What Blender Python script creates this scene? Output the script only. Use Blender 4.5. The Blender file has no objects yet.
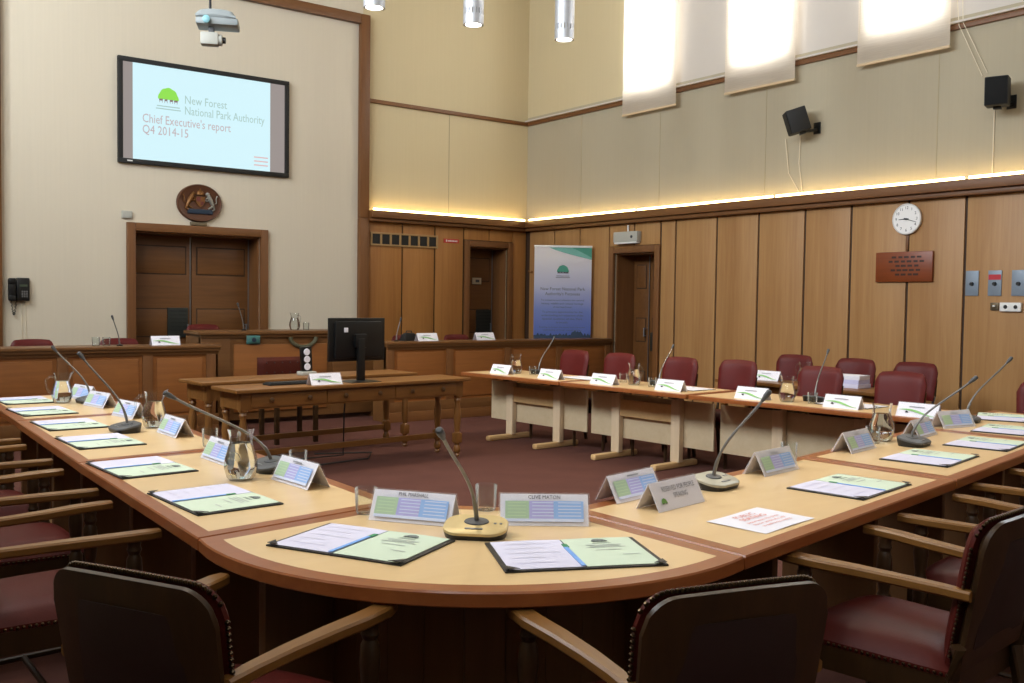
import bpy, bmesh, math, random
from mathutils import Vector, Matrix
random.seed(7)
S = bpy.context.scene
COL = S.collection
PI = math.pi
R = math.radians

# ------------------------------------------------------------------ materials
def lin(h):
    h = h.lstrip('#')
    c = [int(h[i:i+2], 16)/255 for i in (0, 2, 4)]
    return tuple(x/12.92 if x <= .04045 else ((x+.055)/1.055)**2.4 for x in c) + (1,)

def base(name):
    m = bpy.data.materials.new(name); m.use_nodes = True
    nt = m.node_tree; b = nt.nodes['Principled BSDF']
    return m, nt, b

def plain(name, col, rough=.5, metal=0, spec=.5, noise=0, nscale=20, bump=0, bscale=200):
    m, nt, b = base(name)
    c = lin(col) if isinstance(col, str) else col
    b.inputs['Base Color'].default_value = c
    b.inputs['Roughness'].default_value = rough
    b.inputs['Metallic'].default_value = metal
    b.inputs['Specular IOR Level'].default_value = spec
    tc = nt.nodes.new('ShaderNodeTexCoord')
    if noise:
        n = nt.nodes.new('ShaderNodeTexNoise'); n.inputs['Scale'].default_value = nscale; n.inputs['Detail'].default_value = 5
        r = nt.nodes.new('ShaderNodeMix'); r.data_type = 'RGBA'
        r.inputs[6].default_value = tuple(x*(1-noise) for x in c[:3])+(1,)
        r.inputs[7].default_value = tuple(min(1, x*(1+noise)) for x in c[:3])+(1,)
        nt.links.new(tc.outputs['Object'], n.inputs['Vector']); nt.links.new(n.outputs['Fac'], r.inputs[0])
        nt.links.new(r.outputs[2], b.inputs['Base Color'])
    if bump:
        n2 = nt.nodes.new('ShaderNodeTexNoise'); n2.inputs['Scale'].default_value = bscale; n2.inputs['Detail'].default_value = 3
        bp = nt.nodes.new('ShaderNodeBump'); bp.inputs['Strength'].default_value = bump; bp.inputs['Distance'].default_value = .004
        nt.links.new(tc.outputs['Object'], n2.inputs['Vector']); nt.links.new(n2.outputs['Fac'], bp.inputs['Height'])
        nt.links.new(bp.outputs['Normal'], b.inputs['Normal'])
    return m

def wood(name, dark, light, rough=.4, grain='z', scale=14, stretch=.06, spec=.4):
    m, nt, b = base(name)
    tc = nt.nodes.new('ShaderNodeTexCoord'); mp = nt.nodes.new('ShaderNodeMapping')
    sc = [scale]*3; sc['xyz'.index(grain)] = scale*stretch
    mp.inputs['Scale'].default_value = sc
    n = nt.nodes.new('ShaderNodeTexNoise'); n.inputs['Scale'].default_value = 1.6; n.inputs['Detail'].default_value = 7; n.inputs['Roughness'].default_value = .65
    n.inputs['Distortion'].default_value = .6
    w = nt.nodes.new('ShaderNodeTexNoise'); w.inputs['Scale'].default_value = .22; w.inputs['Detail'].default_value = 2
    ad = nt.nodes.new('ShaderNodeMath'); ad.operation = 'MULTIPLY_ADD'; ad.inputs[1].default_value = .55
    rp = nt.nodes.new('ShaderNodeValToRGB')
    rp.color_ramp.elements[0].position = .3; rp.color_ramp.elements[0].color = lin(dark)
    rp.color_ramp.elements[1].position = .72; rp.color_ramp.elements[1].color = lin(light)
    nt.links.new(tc.outputs['Object'], mp.inputs['Vector'])
    nt.links.new(mp.outputs['Vector'], n.inputs['Vector']); nt.links.new(mp.outputs['Vector'], w.inputs['Vector'])
    ml = nt.nodes.new('ShaderNodeMath'); ml.operation = 'MULTIPLY'; ml.inputs[1].default_value = .45
    nt.links.new(w.outputs['Fac'], ml.inputs[0])
    nt.links.new(n.outputs['Fac'], ad.inputs[0]); nt.links.new(ml.outputs[0], ad.inputs[2])
    nt.links.new(ad.outputs[0], rp.inputs['Fac']); nt.links.new(rp.outputs['Color'], b.inputs['Base Color'])
    b.inputs['Roughness'].default_value = rough; b.inputs['Specular IOR Level'].default_value = spec
    return m

def emit(name, col, strength):
    m, nt, b = base(name)
    b.inputs['Base Color'].default_value = (0, 0, 0, 1)
    b.inputs['Emission Color'].default_value = lin(col); b.inputs['Emission Strength'].default_value = strength
    return m

def glass(name, col='#ffffff', ior=1.45, rough=0):
    m, nt, b = base(name)
    b.inputs['Base Color'].default_value = lin(col); b.inputs['Roughness'].default_value = rough
    b.inputs['IOR'].default_value = ior; b.inputs['Transmission Weight'].default_value = 1
    return m

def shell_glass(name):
    # thin-walled glass: clear body, fresnel reflection, pale haze mixed in to lighten the edges
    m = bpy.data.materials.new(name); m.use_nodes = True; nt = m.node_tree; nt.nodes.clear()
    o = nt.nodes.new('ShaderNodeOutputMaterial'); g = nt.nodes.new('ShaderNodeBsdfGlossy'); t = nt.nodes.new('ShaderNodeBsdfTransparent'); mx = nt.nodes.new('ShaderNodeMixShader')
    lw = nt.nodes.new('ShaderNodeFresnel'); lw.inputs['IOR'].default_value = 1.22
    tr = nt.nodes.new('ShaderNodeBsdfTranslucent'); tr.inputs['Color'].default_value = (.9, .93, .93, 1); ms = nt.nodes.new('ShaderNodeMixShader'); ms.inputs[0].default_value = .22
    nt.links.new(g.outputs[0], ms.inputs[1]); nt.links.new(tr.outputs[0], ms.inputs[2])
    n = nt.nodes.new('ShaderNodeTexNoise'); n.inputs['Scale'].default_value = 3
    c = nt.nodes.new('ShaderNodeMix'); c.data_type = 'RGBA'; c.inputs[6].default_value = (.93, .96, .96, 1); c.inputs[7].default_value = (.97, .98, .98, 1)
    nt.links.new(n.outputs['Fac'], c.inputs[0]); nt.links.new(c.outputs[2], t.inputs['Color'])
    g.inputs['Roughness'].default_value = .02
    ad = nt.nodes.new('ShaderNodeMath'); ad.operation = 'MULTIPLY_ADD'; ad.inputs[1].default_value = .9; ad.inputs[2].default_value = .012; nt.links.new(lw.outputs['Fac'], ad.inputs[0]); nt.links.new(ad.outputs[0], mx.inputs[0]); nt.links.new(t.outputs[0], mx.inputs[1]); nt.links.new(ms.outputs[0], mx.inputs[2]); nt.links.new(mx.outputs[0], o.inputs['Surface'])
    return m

def clear_plastic(name, alpha=.25):
    m, nt, b = base(name)
    b.inputs['Base Color'].default_value = lin('#f1eff2'); b.inputs['Roughness'].default_value = .12
    b.inputs['Alpha'].default_value = alpha
    return m

def stripe_wall(name, col, amount=.035, freq=5.5, rough=.85):
    # cream hessian wall covering: fine vertical weave along the wall
    m, nt, b = base(name)
    c = lin(col)
    tc = nt.nodes.new('ShaderNodeTexCoord'); mp = nt.nodes.new('ShaderNodeMapping')
    mp.inputs['Scale'].default_value = (40, 40, .8)
    n = nt.nodes.new('ShaderNodeTexNoise'); n.inputs['Scale'].default_value = 1.0; n.inputs['Detail'].default_value = 4
    n2 = nt.nodes.new('ShaderNodeTexNoise'); n2.inputs['Scale'].default_value = .7; n2.inputs['Detail'].default_value = 2
    ad = nt.nodes.new('ShaderNodeMath'); ad.operation = 'ADD'
    r = nt.nodes.new('ShaderNodeMix'); r.data_type = 'RGBA'
    r.inputs[6].default_value = tuple(x*(1-2.2*amount) for x in c[:3])+(1,)
    r.inputs[7].default_value = tuple(min(1, x*(1+2.2*amount)) for x in c[:3])+(1,)
    hv = nt.nodes.new('ShaderNodeMath'); hv.operation = 'MULTIPLY'; hv.inputs[1].default_value = .5
    nt.links.new(tc.outputs['Object'], mp.inputs['Vector']); nt.links.new(mp.outputs['Vector'], n.inputs['Vector'])
    nt.links.new(tc.outputs['Object'], n2.inputs['Vector'])
    nt.links.new(n.outputs['Fac'], ad.inputs[0]); nt.links.new(n2.outputs['Fac'], ad.inputs[1])
    nt.links.new(ad.outputs[0], hv.inputs[0]); nt.links.new(hv.outputs[0], r.inputs[0])
    nt.links.new(r.outputs[2], b.inputs['Base Color'])
    b.inputs['Roughness'].default_value = rough; b.inputs['Specular IOR Level'].default_value = .2
    return m

def blind_mat():
    m = bpy.data.materials.new('blind_fabric'); m.use_nodes = True; nt = m.node_tree
    nt.nodes.clear()
    o = nt.nodes.new('ShaderNodeOutputMaterial'); d = nt.nodes.new('ShaderNodeBsdfDiffuse'); t = nt.nodes.new('ShaderNodeBsdfTranslucent')
    mx = nt.nodes.new('ShaderNodeMixShader'); mx.inputs[0].default_value = .5
    tc = nt.nodes.new('ShaderNodeTexCoord'); mp = nt.nodes.new('ShaderNodeMapping'); mp.inputs['Scale'].default_value = (4, 4, 90)
    n = nt.nodes.new('ShaderNodeTexNoise'); n.inputs['Scale'].default_value = 1; n.inputs['Detail'].default_value = 2
    r = nt.nodes.new('ShaderNodeMix'); r.data_type = 'RGBA'; r.inputs[6].default_value = lin('#cdbfae'); r.inputs[7].default_value = lin('#e6dccb')
    nt.links.new(tc.outputs['Object'], mp.inputs['Vector']); nt.links.new(mp.outputs['Vector'], n.inputs['Vector']); nt.links.new(n.outputs['Fac'], r.inputs[0])
    nt.links.new(r.outputs[2], d.inputs['Color']); nt.links.new(r.outputs[2], t.inputs['Color'])
    nt.links.new(d.outputs[0], mx.inputs[1]); nt.links.new(t.outputs[0], mx.inputs[2]); nt.links.new(mx.outputs[0], o.inputs['Surface'])
    return m

def carpet_mat():
    m, nt, b = base('carpet')
    tc = nt.nodes.new('ShaderNodeTexCoord')
    n = nt.nodes.new('ShaderNodeTexNoise'); n.inputs['Scale'].default_value = 260; n.inputs['Detail'].default_value = 2
    n2 = nt.nodes.new('ShaderNodeTexNoise'); n2.inputs['Scale'].default_value = 3.5; n2.inputs['Detail'].default_value = 5
    r = nt.nodes.new('ShaderNodeMix'); r.data_type = 'RGBA'; r.inputs[6].default_value = lin('#402822'); r.inputs[7].default_value = lin('#66423a')
    ad = nt.nodes.new('ShaderNodeMath'); ad.operation = 'MULTIPLY_ADD'; ad.inputs[1].default_value = .6
    m2 = nt.nodes.new('ShaderNodeMath'); m2.operation = 'MULTIPLY'; m2.inputs[1].default_value = .4
    nt.links.new(tc.outputs['Object'], n.inputs['Vector']); nt.links.new(tc.outputs['Object'], n2.inputs['Vector'])
    nt.links.new(n2.outputs['Fac'], m2.inputs[0]); nt.links.new(n.outputs['Fac'], ad.inputs[0]); nt.links.new(m2.outputs[0], ad.inputs[2])
    nt.links.new(ad.outputs[0], r.inputs[0]); nt.links.new(r.outputs[2], b.inputs['Base Color'])
    bp = nt.nodes.new('ShaderNodeBump'); bp.inputs['Strength'].default_value = .5; bp.inputs['Distance'].default_value = .004
    nt.links.new(n.outputs['Fac'], bp.inputs['Height']); nt.links.new(bp.outputs['Normal'], b.inputs['Normal'])
    b.inputs['Roughness'].default_value = .95; b.inputs['Specular IOR Level'].default_value = .1
    return m

def banner_mat():
    # printed sheet: white at the top running into blue below (the print itself)
    m, nt, b = base('banner_print')
    tc = nt.nodes.new('ShaderNodeTexCoord'); sp = nt.nodes.new('ShaderNodeSeparateXYZ'); rp = nt.nodes.new('ShaderNodeValToRGB')
    mr = nt.nodes.new('ShaderNodeMapRange'); mr.inputs[1].default_value = .6; mr.inputs[2].default_value = 2.25
    e = rp.color_ramp.elements
    e[0].position = .05; e[0].color = lin('#4767cc'); e[1].position = .92; e[1].color = lin('#fbfafd')
    k = e.new(.45); k.color = lin('#93a5e6'); k = e.new(.68); k.color = lin('#dcdff5')
    nt.links.new(tc.outputs['Object'], sp.inputs[0]); nt.links.new(sp.outputs['Z'], mr.inputs[0]); nt.links.new(mr.outputs[0], rp.inputs['Fac'])
    nt.links.new(rp.outputs['Color'], b.inputs['Base Color']); b.inputs['Roughness'].default_value = .45
    return m

PANEL = wood('oak_panel', '#93683d', '#b08756', .45, 'z', 16, .04)
PANELB = wood('oak_panel_warm', '#8b5a2c', '#aa763e', .45, 'z', 16, .04)
OAKTRIM = wood('oak_trim', '#603c20', '#7c522d', .42, 'x', 16, .05)
OAKTRIMY = wood('oak_trim_side', '#603c20', '#7c522d', .42, 'y', 16, .05)
OAKV = wood('oak_trim_upright', '#603c20', '#7c522d', .42, 'z', 16, .05)
DOORW = wood('door_oak', '#5a381b', '#774f2a', .4, 'x', 14, .06)
GROOVE = plain('panel_groove', '#3a2412', .7)
BENCHP = wood('bench_panel', '#764722', '#925d30', .38, 'x', 14, .06)
BENCHW = wood('bench_oak', '#5b3a1e', '#75502c', .4, 'x', 14, .06)
DESKW = wood('desk_oak', '#69441f', '#895d30', .35, 'x', 16, .06)
DESKLEG = wood('desk_leg_oak', '#69441f', '#895d30', .35, 'z', 16, .08)
MAPLE = wood('maple_inlay', '#cfae7e', '#d9bc8f', .3, 'x', 6, .2)
CHERRY = wood('cherry_border', '#804522', '#9a5d33', .28, 'x', 16, .07)
CHERRYD = wood('cherry_panel', '#54391f', '#6b4a2c', .4, 'z', 12, .07)
BEECH = wood('beech', '#c09a68', '#d4b282', .42, 'x', 12, .08)
BEECHV = wood('beech_upright', '#c9b090', '#dcc6a6', .45, 'z', 12, .08)
PALEPANEL = wood('pale_laminate', '#bfa986', '#cfbc9c', .5, 'x', 8, .08)
ARMW = wood('chair_oak', '#5c3c1c', '#82592a', .32, 'y', 22, .08)
ARMD = wood('chair_dark_oak', '#26180b', '#3c2713', .35, 'z', 20, .08)
LEATHER = plain('red_leather', '#481610', .48, noise=.18, nscale=9, bump=.12, bscale=160, spec=.16)
LEATHERB = plain('wine_leather', '#541816', .45, noise=.15, nscale=8, bump=.1, bscale=160, spec=.2)
LEATHERD = plain('dark_leather', '#200c0b', .55, noise=.15, nscale=9, bump=.1, bscale=160)
STUD = plain('nail_brass', '#4a3c2c', .32, 1)
CREAM = stripe_wall('cream_wall', '#cdc3b0')
CREAMU = stripe_wall('cream_wall_upper', '#c8b996')
CREAMR = stripe_wall('cream_side_shaded', '#aaa08a')  # same cream darkened, backlit shade put into the colour
WHITEP = plain('white_paint', '#c6beb5', .7, noise=.03, nscale=3)
CARPET = carpet_mat()
CEILM = plain('ceiling_paint', '#e4ded2', .9, noise=.02, nscale=2)
BLACK = plain('black_plastic', '#0c0d0e', .35, noise=.1, nscale=30)
BLACKM = plain('black_matt', '#101010', .6, noise=.1, nscale=30)
GREYM = plain('grey_metal', '#8b8d90', .35, .8, noise=.06, nscale=30)
STEEL = plain('brushed_steel', '#c3c5ca', .5, .7, noise=.05, nscale=40)
STALK = plain('stalk_grey', '#7c7a78', .35, .7, noise=.05, nscale=40)
GOLDM = plain('mic_champagne', '#c9b27e', .4, .3, noise=.05, nscale=60)
SILVERM = plain('mic_silver', '#a5a292', .4, .3, noise=.05, nscale=60)
DKGREY = plain('dark_grey', '#4a4b4d', .5, noise=.08, nscale=40)
WPLAST = plain('white_plastic', '#e2e1dd', .45, noise=.03, nscale=30)
WARMW = plain('offwhite_box', '#a9a89f', .5, noise=.03, nscale=30)
PAPER = plain('white_paper', '#cfcde2', .7, noise=.02, nscale=12)
PAPERW = plain('bright_paper', '#dfdee8', .6, noise=.02, nscale=12)
GREENP = plain('pale_green_paper', '#c4d3be', .7, noise=.02, nscale=12)
INK = plain('grey_ink', '#b0b4b0', .8, noise=.1)
INKD = plain('dark_ink', '#25272b', .8, noise=.1)
BLUET = plain('blue_strip', '#6f9fe0', .6, noise=.05)
GREENT = plain('green_tab', '#2f8054', .6, noise=.05)
GREENK = plain('print_green', '#abc6a8', .7, noise=.06, nscale=40)
GREENL = plain('swoosh_green', '#7fb56b', .6, noise=.05)
PURPK = plain('print_lilac', '#acabe0', .7, noise=.06, nscale=40)
BLUEK = plain('print_blue', '#93b6ea', .7, noise=.06, nscale=40)
REDI = plain('red_ink', '#d2694f', .7, noise=.05)
LEATHK = plain('black_folder', '#15161a', .45, noise=.1, nscale=60)
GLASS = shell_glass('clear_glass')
WATER = glass('water', '#fbfdfd', 1.33)
PLEX = clear_plastic('clear_acrylic', .06)
PLEXF = clear_plastic('frosted_acrylic', .38)
TEAL = plain('teal_enamel', '#3f6a66', .4, noise=.2, nscale=40)
GREYPLATE = plain('plate_grey', '#7b8794', .45, .2, noise=.04, nscale=30)
REDLAB = plain('red_label', '#b3202a', .5, noise=.05)
PLAQUE = wood('plaque_wood', '#6b3012', '#87421b', .35, 'y', 14, .07)
CREST = wood('crest_wood', '#47291a', '#5f3a24', .4, 'x', 10, .1)
GILT = plain('gilt', '#7a522a', .4, .5, noise=.25, nscale=60)
SILV = plain('crest_silver', '#86837a', .4, .3, noise=.2, nscale=60)
ROYAL = plain('crest_red', '#5e2422', .5, noise=.2, nscale=60)
NAVY = plain('crest_navy', '#1b2b3c', .5, noise=.2, nscale=60)
BLIND = blind_mat()
BANNER = banner_mat()
BGREEN = plain('banner_green', '#6fa79a', .5, noise=.1)
BGREEND = plain('banner_green_dark', '#3f8a74', .5, noise=.1)
BTEXT = plain('banner_text', '#6f7580', .6)
BSIL = plain('banner_trees', '#26384f', .6)
SCREEN_W = emit('screen_white', '#d2f3fb', .80)
SCREEN_G = emit('screen_grey', '#b3a8a4', .55)
SCREEN_T1 = emit('screen_text_green', '#aecfca', .72)
SCREEN_T2 = emit('screen_text_pink', '#c9b5b9', .72)
SCREEN_GR = emit('screen_logo_green', '#8fe04e', .8)
SCREEN_BR = emit('screen_logo_brown', '#8f7a78', .65)
SCREEN_RD = emit('screen_red', '#e2b8b8', .76)
COVE = emit('cove_tube', '#ffdc92', 11)
LAMPW = emit('lamp_diffuser', '#fff4dc', 9)
SKYW = glass('window_glass', '#ffffff', 1.45)
ROPE = plain('cable_grey', '#5e5a4c', .6, noise=.15, nscale=60)
CORDW = plain('cream_cable', '#d8cdb4', .6)

# ------------------------------------------------------------------ mesh helpers
def NB(): return bmesh.new()

def setm(bm, n0, mat):
    bm.faces.ensure_lookup_table()
    for f in bm.faces[n0:]: f.material_index = mat

def box(bm, c, s, bev=0, mat=0, M=None):
    m = Matrix.Translation(c) @ Matrix.Diagonal((s[0], s[1], s[2], 1))
    if M is not None: m = M @ m
    tb = bmesh.new(); r = bmesh.ops.create_cube(tb, size=1, matrix=m)
    if bev:
        bmesh.ops.bevel(tb, geom=tb.edges[:], offset=min(bev, .45*min(s)), segments=2, affect='EDGES', profile=.6)
    mp = {v: bm.verts.new(v.co) for v in tb.verts}
    for f in tb.faces: bm.faces.new([mp[v] for v in f.verts]).material_index = mat
    tb.free()

def b2(bm, x0, x1, y0, y1, z0, z1, bev=0, mat=0, M=None):
    box(bm, ((x0+x1)/2, (y0+y1)/2, (z0+z1)/2), (abs(x1-x0), abs(y1-y0), abs(z1-z0)), bev, mat, M)

def quad(bm, pts, mat=0, M=None):
    v = [bm.verts.new((M @ Vector(p)) if M is not None else p) for p in pts]
    f = bm.faces.new(v); f.material_index = mat; return f

def lathe(bm, prof, seg=24, M=None, mat=0, cap=True):
    rings = []
    for r, z in prof:
        ring = []
        for i in range(seg):
            a = 2*PI*i/seg; p = Vector((r*math.cos(a), r*math.sin(a), z))
            ring.append(bm.verts.new(M @ p if M is not None else p))
        rings.append(ring)
    for a, b in zip(rings, rings[1:]):
        for i in range(seg):
            j = (i+1) % seg
            f = bm.faces.new((a[i], a[j], b[j], b[i])); f.material_index = mat
    if cap:
        f = bm.faces.new(list(reversed(rings[0]))); f.material_index = mat
        f = bm.faces.new(rings[-1]); f.material_index = mat

def tube(bm, pts, rad, seg=8, mat=0, M=None):
    pts = [Vector(p) for p in pts]
    if M is not None: pts = [M @ p for p in pts]
    rads = rad if isinstance(rad, (list, tuple)) else [rad]*len(pts)
    rings = []; up = None
    for i, p in enumerate(pts):
        d = (pts[min(i+1, len(pts)-1)]-pts[max(i-1, 0)]).normalized()
        if up is None:
            up = Vector((0, 0, 1)) if abs(d.z) < .9 else Vector((1, 0, 0))
        s = d.cross(up).normalized(); up = s.cross(d).normalized()
        rings.append([bm.verts.new(p+(s*math.cos(2*PI*k/seg)+up*math.sin(2*PI*k/seg))*rads[i]) for k in range(seg)])
    for a, b in zip(rings, rings[1:]):
        for i in range(seg):
            j = (i+1) % seg
            f = bm.faces.new((a[i], a[j], b[j], b[i])); f.material_index = mat
    f = bm.faces.new(list(reversed(rings[0]))); f.material_index = mat
    f = bm.faces.new(rings[-1]); f.material_index = mat

def ribbon(bm, pts, widths, thick, mat=0, M=None, endround=True):
    """bar of rectangular section swept along pts lying roughly flat; width is horizontal"""
    pts = [Vector(p) for p in pts]; rings = []
    for i, p in enumerate(pts):
        d = (pts[min(i+1, len(pts)-1)]-pts[max(i-1, 0)]).normalized()
        s = d.cross(Vector((0, 0, 1))).normalized(); w = widths[i]/2; t = thick/2; c = min(.006, w*.45, t*.45)
        sec = [(-w, -t+c), (-w+c, -t), (w-c, -t), (w, -t+c), (w, t-c), (w-c, t), (-w+c, t), (-w, t-c)]
        u = s.cross(d).normalized()
        ring = []
        for a, b in sec:
            q = p+s*a+u*b
            ring.append(bm.verts.new(M @ q if M is not None else q))
        rings.append(ring)
    n = 8
    for a, b in zip(rings, rings[1:]):
        for i in range(n):
            j = (i+1) % n
            f = bm.faces.new((a[i], a[j], b[j], b[i])); f.material_index = mat
    f = bm.faces.new(list(reversed(rings[0]))); f.material_index = mat
    f = bm.faces.new(rings[-1]); f.material_index = mat

def prism(bm, poly, z0, z1, mat=0, M=None, matside=None, mattop=None):
    T = (lambda p: M @ Vector(p)) if M is not None else Vector
    lo = [bm.verts.new(T((x, y, z0))) for x, y in poly]; hi = [bm.verts.new(T((x, y, z1))) for x, y in poly]
    n = len(poly)
    f = bm.faces.new(list(reversed(lo))); f.material_index = mat
    f = bm.faces.new(hi); f.material_index = mat if mattop is None else mattop
    for i in range(n):
        j = (i+1) % n
        f = bm.faces.new((lo[i], lo[j], hi[j], hi[i])); f.material_index = mat if matside is None else matside

def slab(bm, fn, nu, nv, thick, bulge0=0, bulge1=0, mat=0, matb=None, M=None):
    """closed cushion: fn(u,v)->(point, normal) with u,v in 0..1; front offset by bulge1, rear by bulge0"""
    A, B = [], []
    for i in range(nu+1):
        ra, rb = [], []
        for j in range(nv+1):
            u, v = i/nu, j/nv; p, n = fn(u, v)
            k = (1-(2*u-1)**4)*(1-(2*v-1)**4); edge = (1-abs(2*u-1)**14)*(1-abs(2*v-1)**14)
            q = p+n*(thick*(.35+.65*edge)+bulge1*k); r = p-n*(bulge0*k)
            if M is not None: q, r = M @ q, M @ r
            ra.append(bm.verts.new(q)); rb.append(bm.verts.new(r))
        A.append(ra); B.append(rb)
    mb = mat if matb is None else matb
    for i in range(nu):
        for j in range(nv):
            f = bm.faces.new((A[i][j], A[i+1][j], A[i+1][j+1], A[i][j+1])); f.material_index = mat
            f = bm.faces.new((B[i][j], B[i][j+1], B[i+1][j+1], B[i+1][j])); f.material_index = mb
    for i in range(nu):
        for j in (0, nv):
            f = bm.faces.new((A[i][j], B[i][j], B[i+1][j], A[i+1][j])); f.material_index = mat
    for j in range(nv):
        for i in (0, nu):
            f = bm.faces.new((A[i][j], A[i][j+1], B[i][j+1], B[i][j])); f.material_index = mat

def text(bm, s, size, M, mat=0, width=None, align='CENTER', spacing=1.0):
    cu = bpy.data.curves.new('txt', 'FONT'); cu.body = s; cu.size = size; cu.align_x = align; cu.align_y = 'CENTER'
    cu.resolution_u = 2; cu.space_line = spacing; cu.fill_mode = 'FRONT'
    ob = bpy.data.objects.new('txt', cu); COL.objects.link(ob)
    dg = bpy.context.evaluated_depsgraph_get(); dg.update()
    me = bpy.data.meshes.new_from_object(ob.evaluated_get(dg))
    bpy.data.objects.remove(ob); bpy.data.curves.remove(cu)
    if width and len(me.vertices):
        xs = [v.co.x for v in me.vertices]; w = max(xs)-min(xs)
        if w > 0: M = M @ Matrix.Diagonal((width/w, 1, 1, 1))
    me.transform(M); n0 = len(bm.faces); bm.from_mesh(me); setm(bm, n0, mat); bpy.data.meshes.remove(me)

def obj(name, bm, mats, parent=None, smooth=None, loc=None, rotz=0):
    if smooth is None: smooth = 35
    bmesh.ops.recalc_face_normals(bm, faces=bm.faces[:])
    me = bpy.data.meshes.new(name); bm.to_mesh(me); bm.free()
    for m in (mats if isinstance(mats, (list, tuple)) else [mats]): me.materials.append(m)
    if smooth:
        me.polygons.foreach_set('use_smooth', [True]*len(me.polygons)); me.set_sharp_from_angle(angle=R(smooth))
    o = bpy.data.objects.new(name, me); COL.objects.link(o)
    if parent is not None: o.parent = parent
    if loc is not None: o.location = loc
    o.rotation_euler.z = rotz
    return o

def flat(name, bm, mats, parent=None):   # printed marks: no normal recalculation
    me = bpy.data.meshes.new(name); bm.to_mesh(me); bm.free()
    for m in (mats if isinstance(mats, (list, tuple)) else [mats]): me.materials.append(m)
    o = bpy.data.objects.new(name, me); COL.objects.link(o)
    if parent is not None: o.parent = parent
    return o

def tag(o, label=None, cat=None, group=None, kind=None):
    if label: o['label'] = label
    if cat: o['category'] = cat
    if group: o['group'] = group
    if kind: o['kind'] = kind
    return o

def thing(name, label, cat, loc=(0, 0, 0), rotz=0, group=None):
    o = bpy.data.objects.new(name, None); COL.objects.link(o); o.empty_display_size = .1
    o.location = loc; o.rotation_euler = (0, 0, rotz)
    return tag(o, label, cat, group)

def dup(root, loc, rotz, label=None, group=None):
    r = root.copy(); COL.objects.link(r); r.location = loc; r.rotation_euler = (0, 0, rotz)
    if label: r['label'] = label
    if group: r['group'] = group
    for ch in list(root.children):
        c = ch.copy(); COL.objects.link(c); c.parent = r
        for g in ch.children:
            d = g.copy(); COL.objects.link(d); d.parent = c
    return r

def struct(name, bm, mats, smooth=30):
    return tag(obj(name, bm, mats, None, smooth), kind='structure')

# ------------------------------------------------------------------ camera
F, PITCH, YAW, ROLL, H = 961.15, -.041836, .641889, .013597, 1.47
ff = Vector((math.sin(YAW)*math.cos(PITCH), math.cos(YAW)*math.cos(PITCH), math.sin(PITCH)))
rr = Vector((math.cos(YAW), -math.sin(YAW), 0)); uu = rr.cross(ff)
r2 = rr*math.cos(ROLL)+uu*math.sin(ROLL); u2 = -rr*math.sin(ROLL)+uu*math.cos(ROLL)
cam = bpy.data.cameras.new('camera'); co = bpy.data.objects.new('camera', cam); COL.objects.link(co)
cam.sensor_width = 36; cam.lens = F/1024*36; cam.clip_start = .05
co.matrix_world = Matrix(((r2.x, u2.x, -ff.x, 0), (r2.y, u2.y, -ff.y, 0), (r2.z, u2.z, -ff.z, H), (0, 0, 0, 1)))
S.camera = co

# ------------------------------------------------------------------ room shell
XR, YB, XL, YF, ZC = 9.3, 12.1, -1.05, -3.2, 6.6
bm = NB(); b2(bm, XL-.3, XR+.3, YF-.3, YB+1.2, -.1, 0); struct('floor', bm, CARPET)
bm = NB(); b2(bm, XL-.3, XR+.3, YF-.3, YB+.6, ZC, ZC+.1); struct('ceiling', bm, CEILM)

D1 = (3.32, 4.90, 2.26)      # double door opening x0,x1,top
D2 = (8.20, 8.92, 2.29)
D3 = (9.22, 10.03, 2.16)     # side wall door y0,y1,top
FX0, FX1, FZ = 1.87, 6.32, 5.27   # inner edges of the big timber surround
# back wall (cream field inside the timber surround, wood wainscot to its side)
bm = NB()
b2(bm, XL-.3, D1[0], YB, YB+.3, 0, ZC); b2(bm, D1[1], FX1+.07, YB, YB+.3, 0, ZC); b2(bm, D1[0], D1[1], YB, YB+.3, D1[2], ZC)
struct('wall_back', bm, CREAM)
bm = NB()
b2(bm, FX1+.07, D2[0], YB, YB+.3, 0, ZC); b2(bm, D2[1], XR+.3, YB, YB+.3, 0, ZC); b2(bm, D2[0], D2[1], YB, YB+.3, D2[2], ZC)
struct('wall_back_corner', bm, CREAMU)
# right wall with window openings
ys_last = 9.90
WY = [(8.97, 9.72), (7.12, 7.89), (5.26, 6.04), (3.45, 4.23)]
WZ0, WZ1 = 4.40, 6.35
bm = NB()
b2(bm, XR, XR+.3, YF, D3[0], 0, WZ0-.05); b2(bm, XR, XR+.3, D3[1], YB, 0, WZ0-.05); b2(bm, XR, XR+.3, D3[0], D3[1], D3[2], WZ0-.05)
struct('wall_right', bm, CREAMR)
bm = NB()
b2(bm, XR, XR+.3, YF, ys_last, WZ1, ZC)
ys = [YF]+[v for w in sorted(WY) for v in w]+[YB]; ys_l = [YF]+[v for w in sorted([(8.95, 9.90), (7.09, 8.06), (5.24, 6.20), (3.42, 4.38), (-.30, .66), (-2.15, -1.19)]) for v in w]+[YB]
for a, b in zip(ys[:-2:2], ys[1:-2:2]): b2(bm, XR, XR+.3, a, b, WZ0-.05, WZ1)
for a, b in WY: b2(bm, XR, XR+.3, a, b, WZ0-.05, WZ0)
struct('wall_right_upper', bm, WHITEP)
bm = NB(); b2(bm, XR, XR+.3, 9.90, YB, WZ0-.05, ZC); struct('wall_right_corner', bm, CREAMU)
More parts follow.
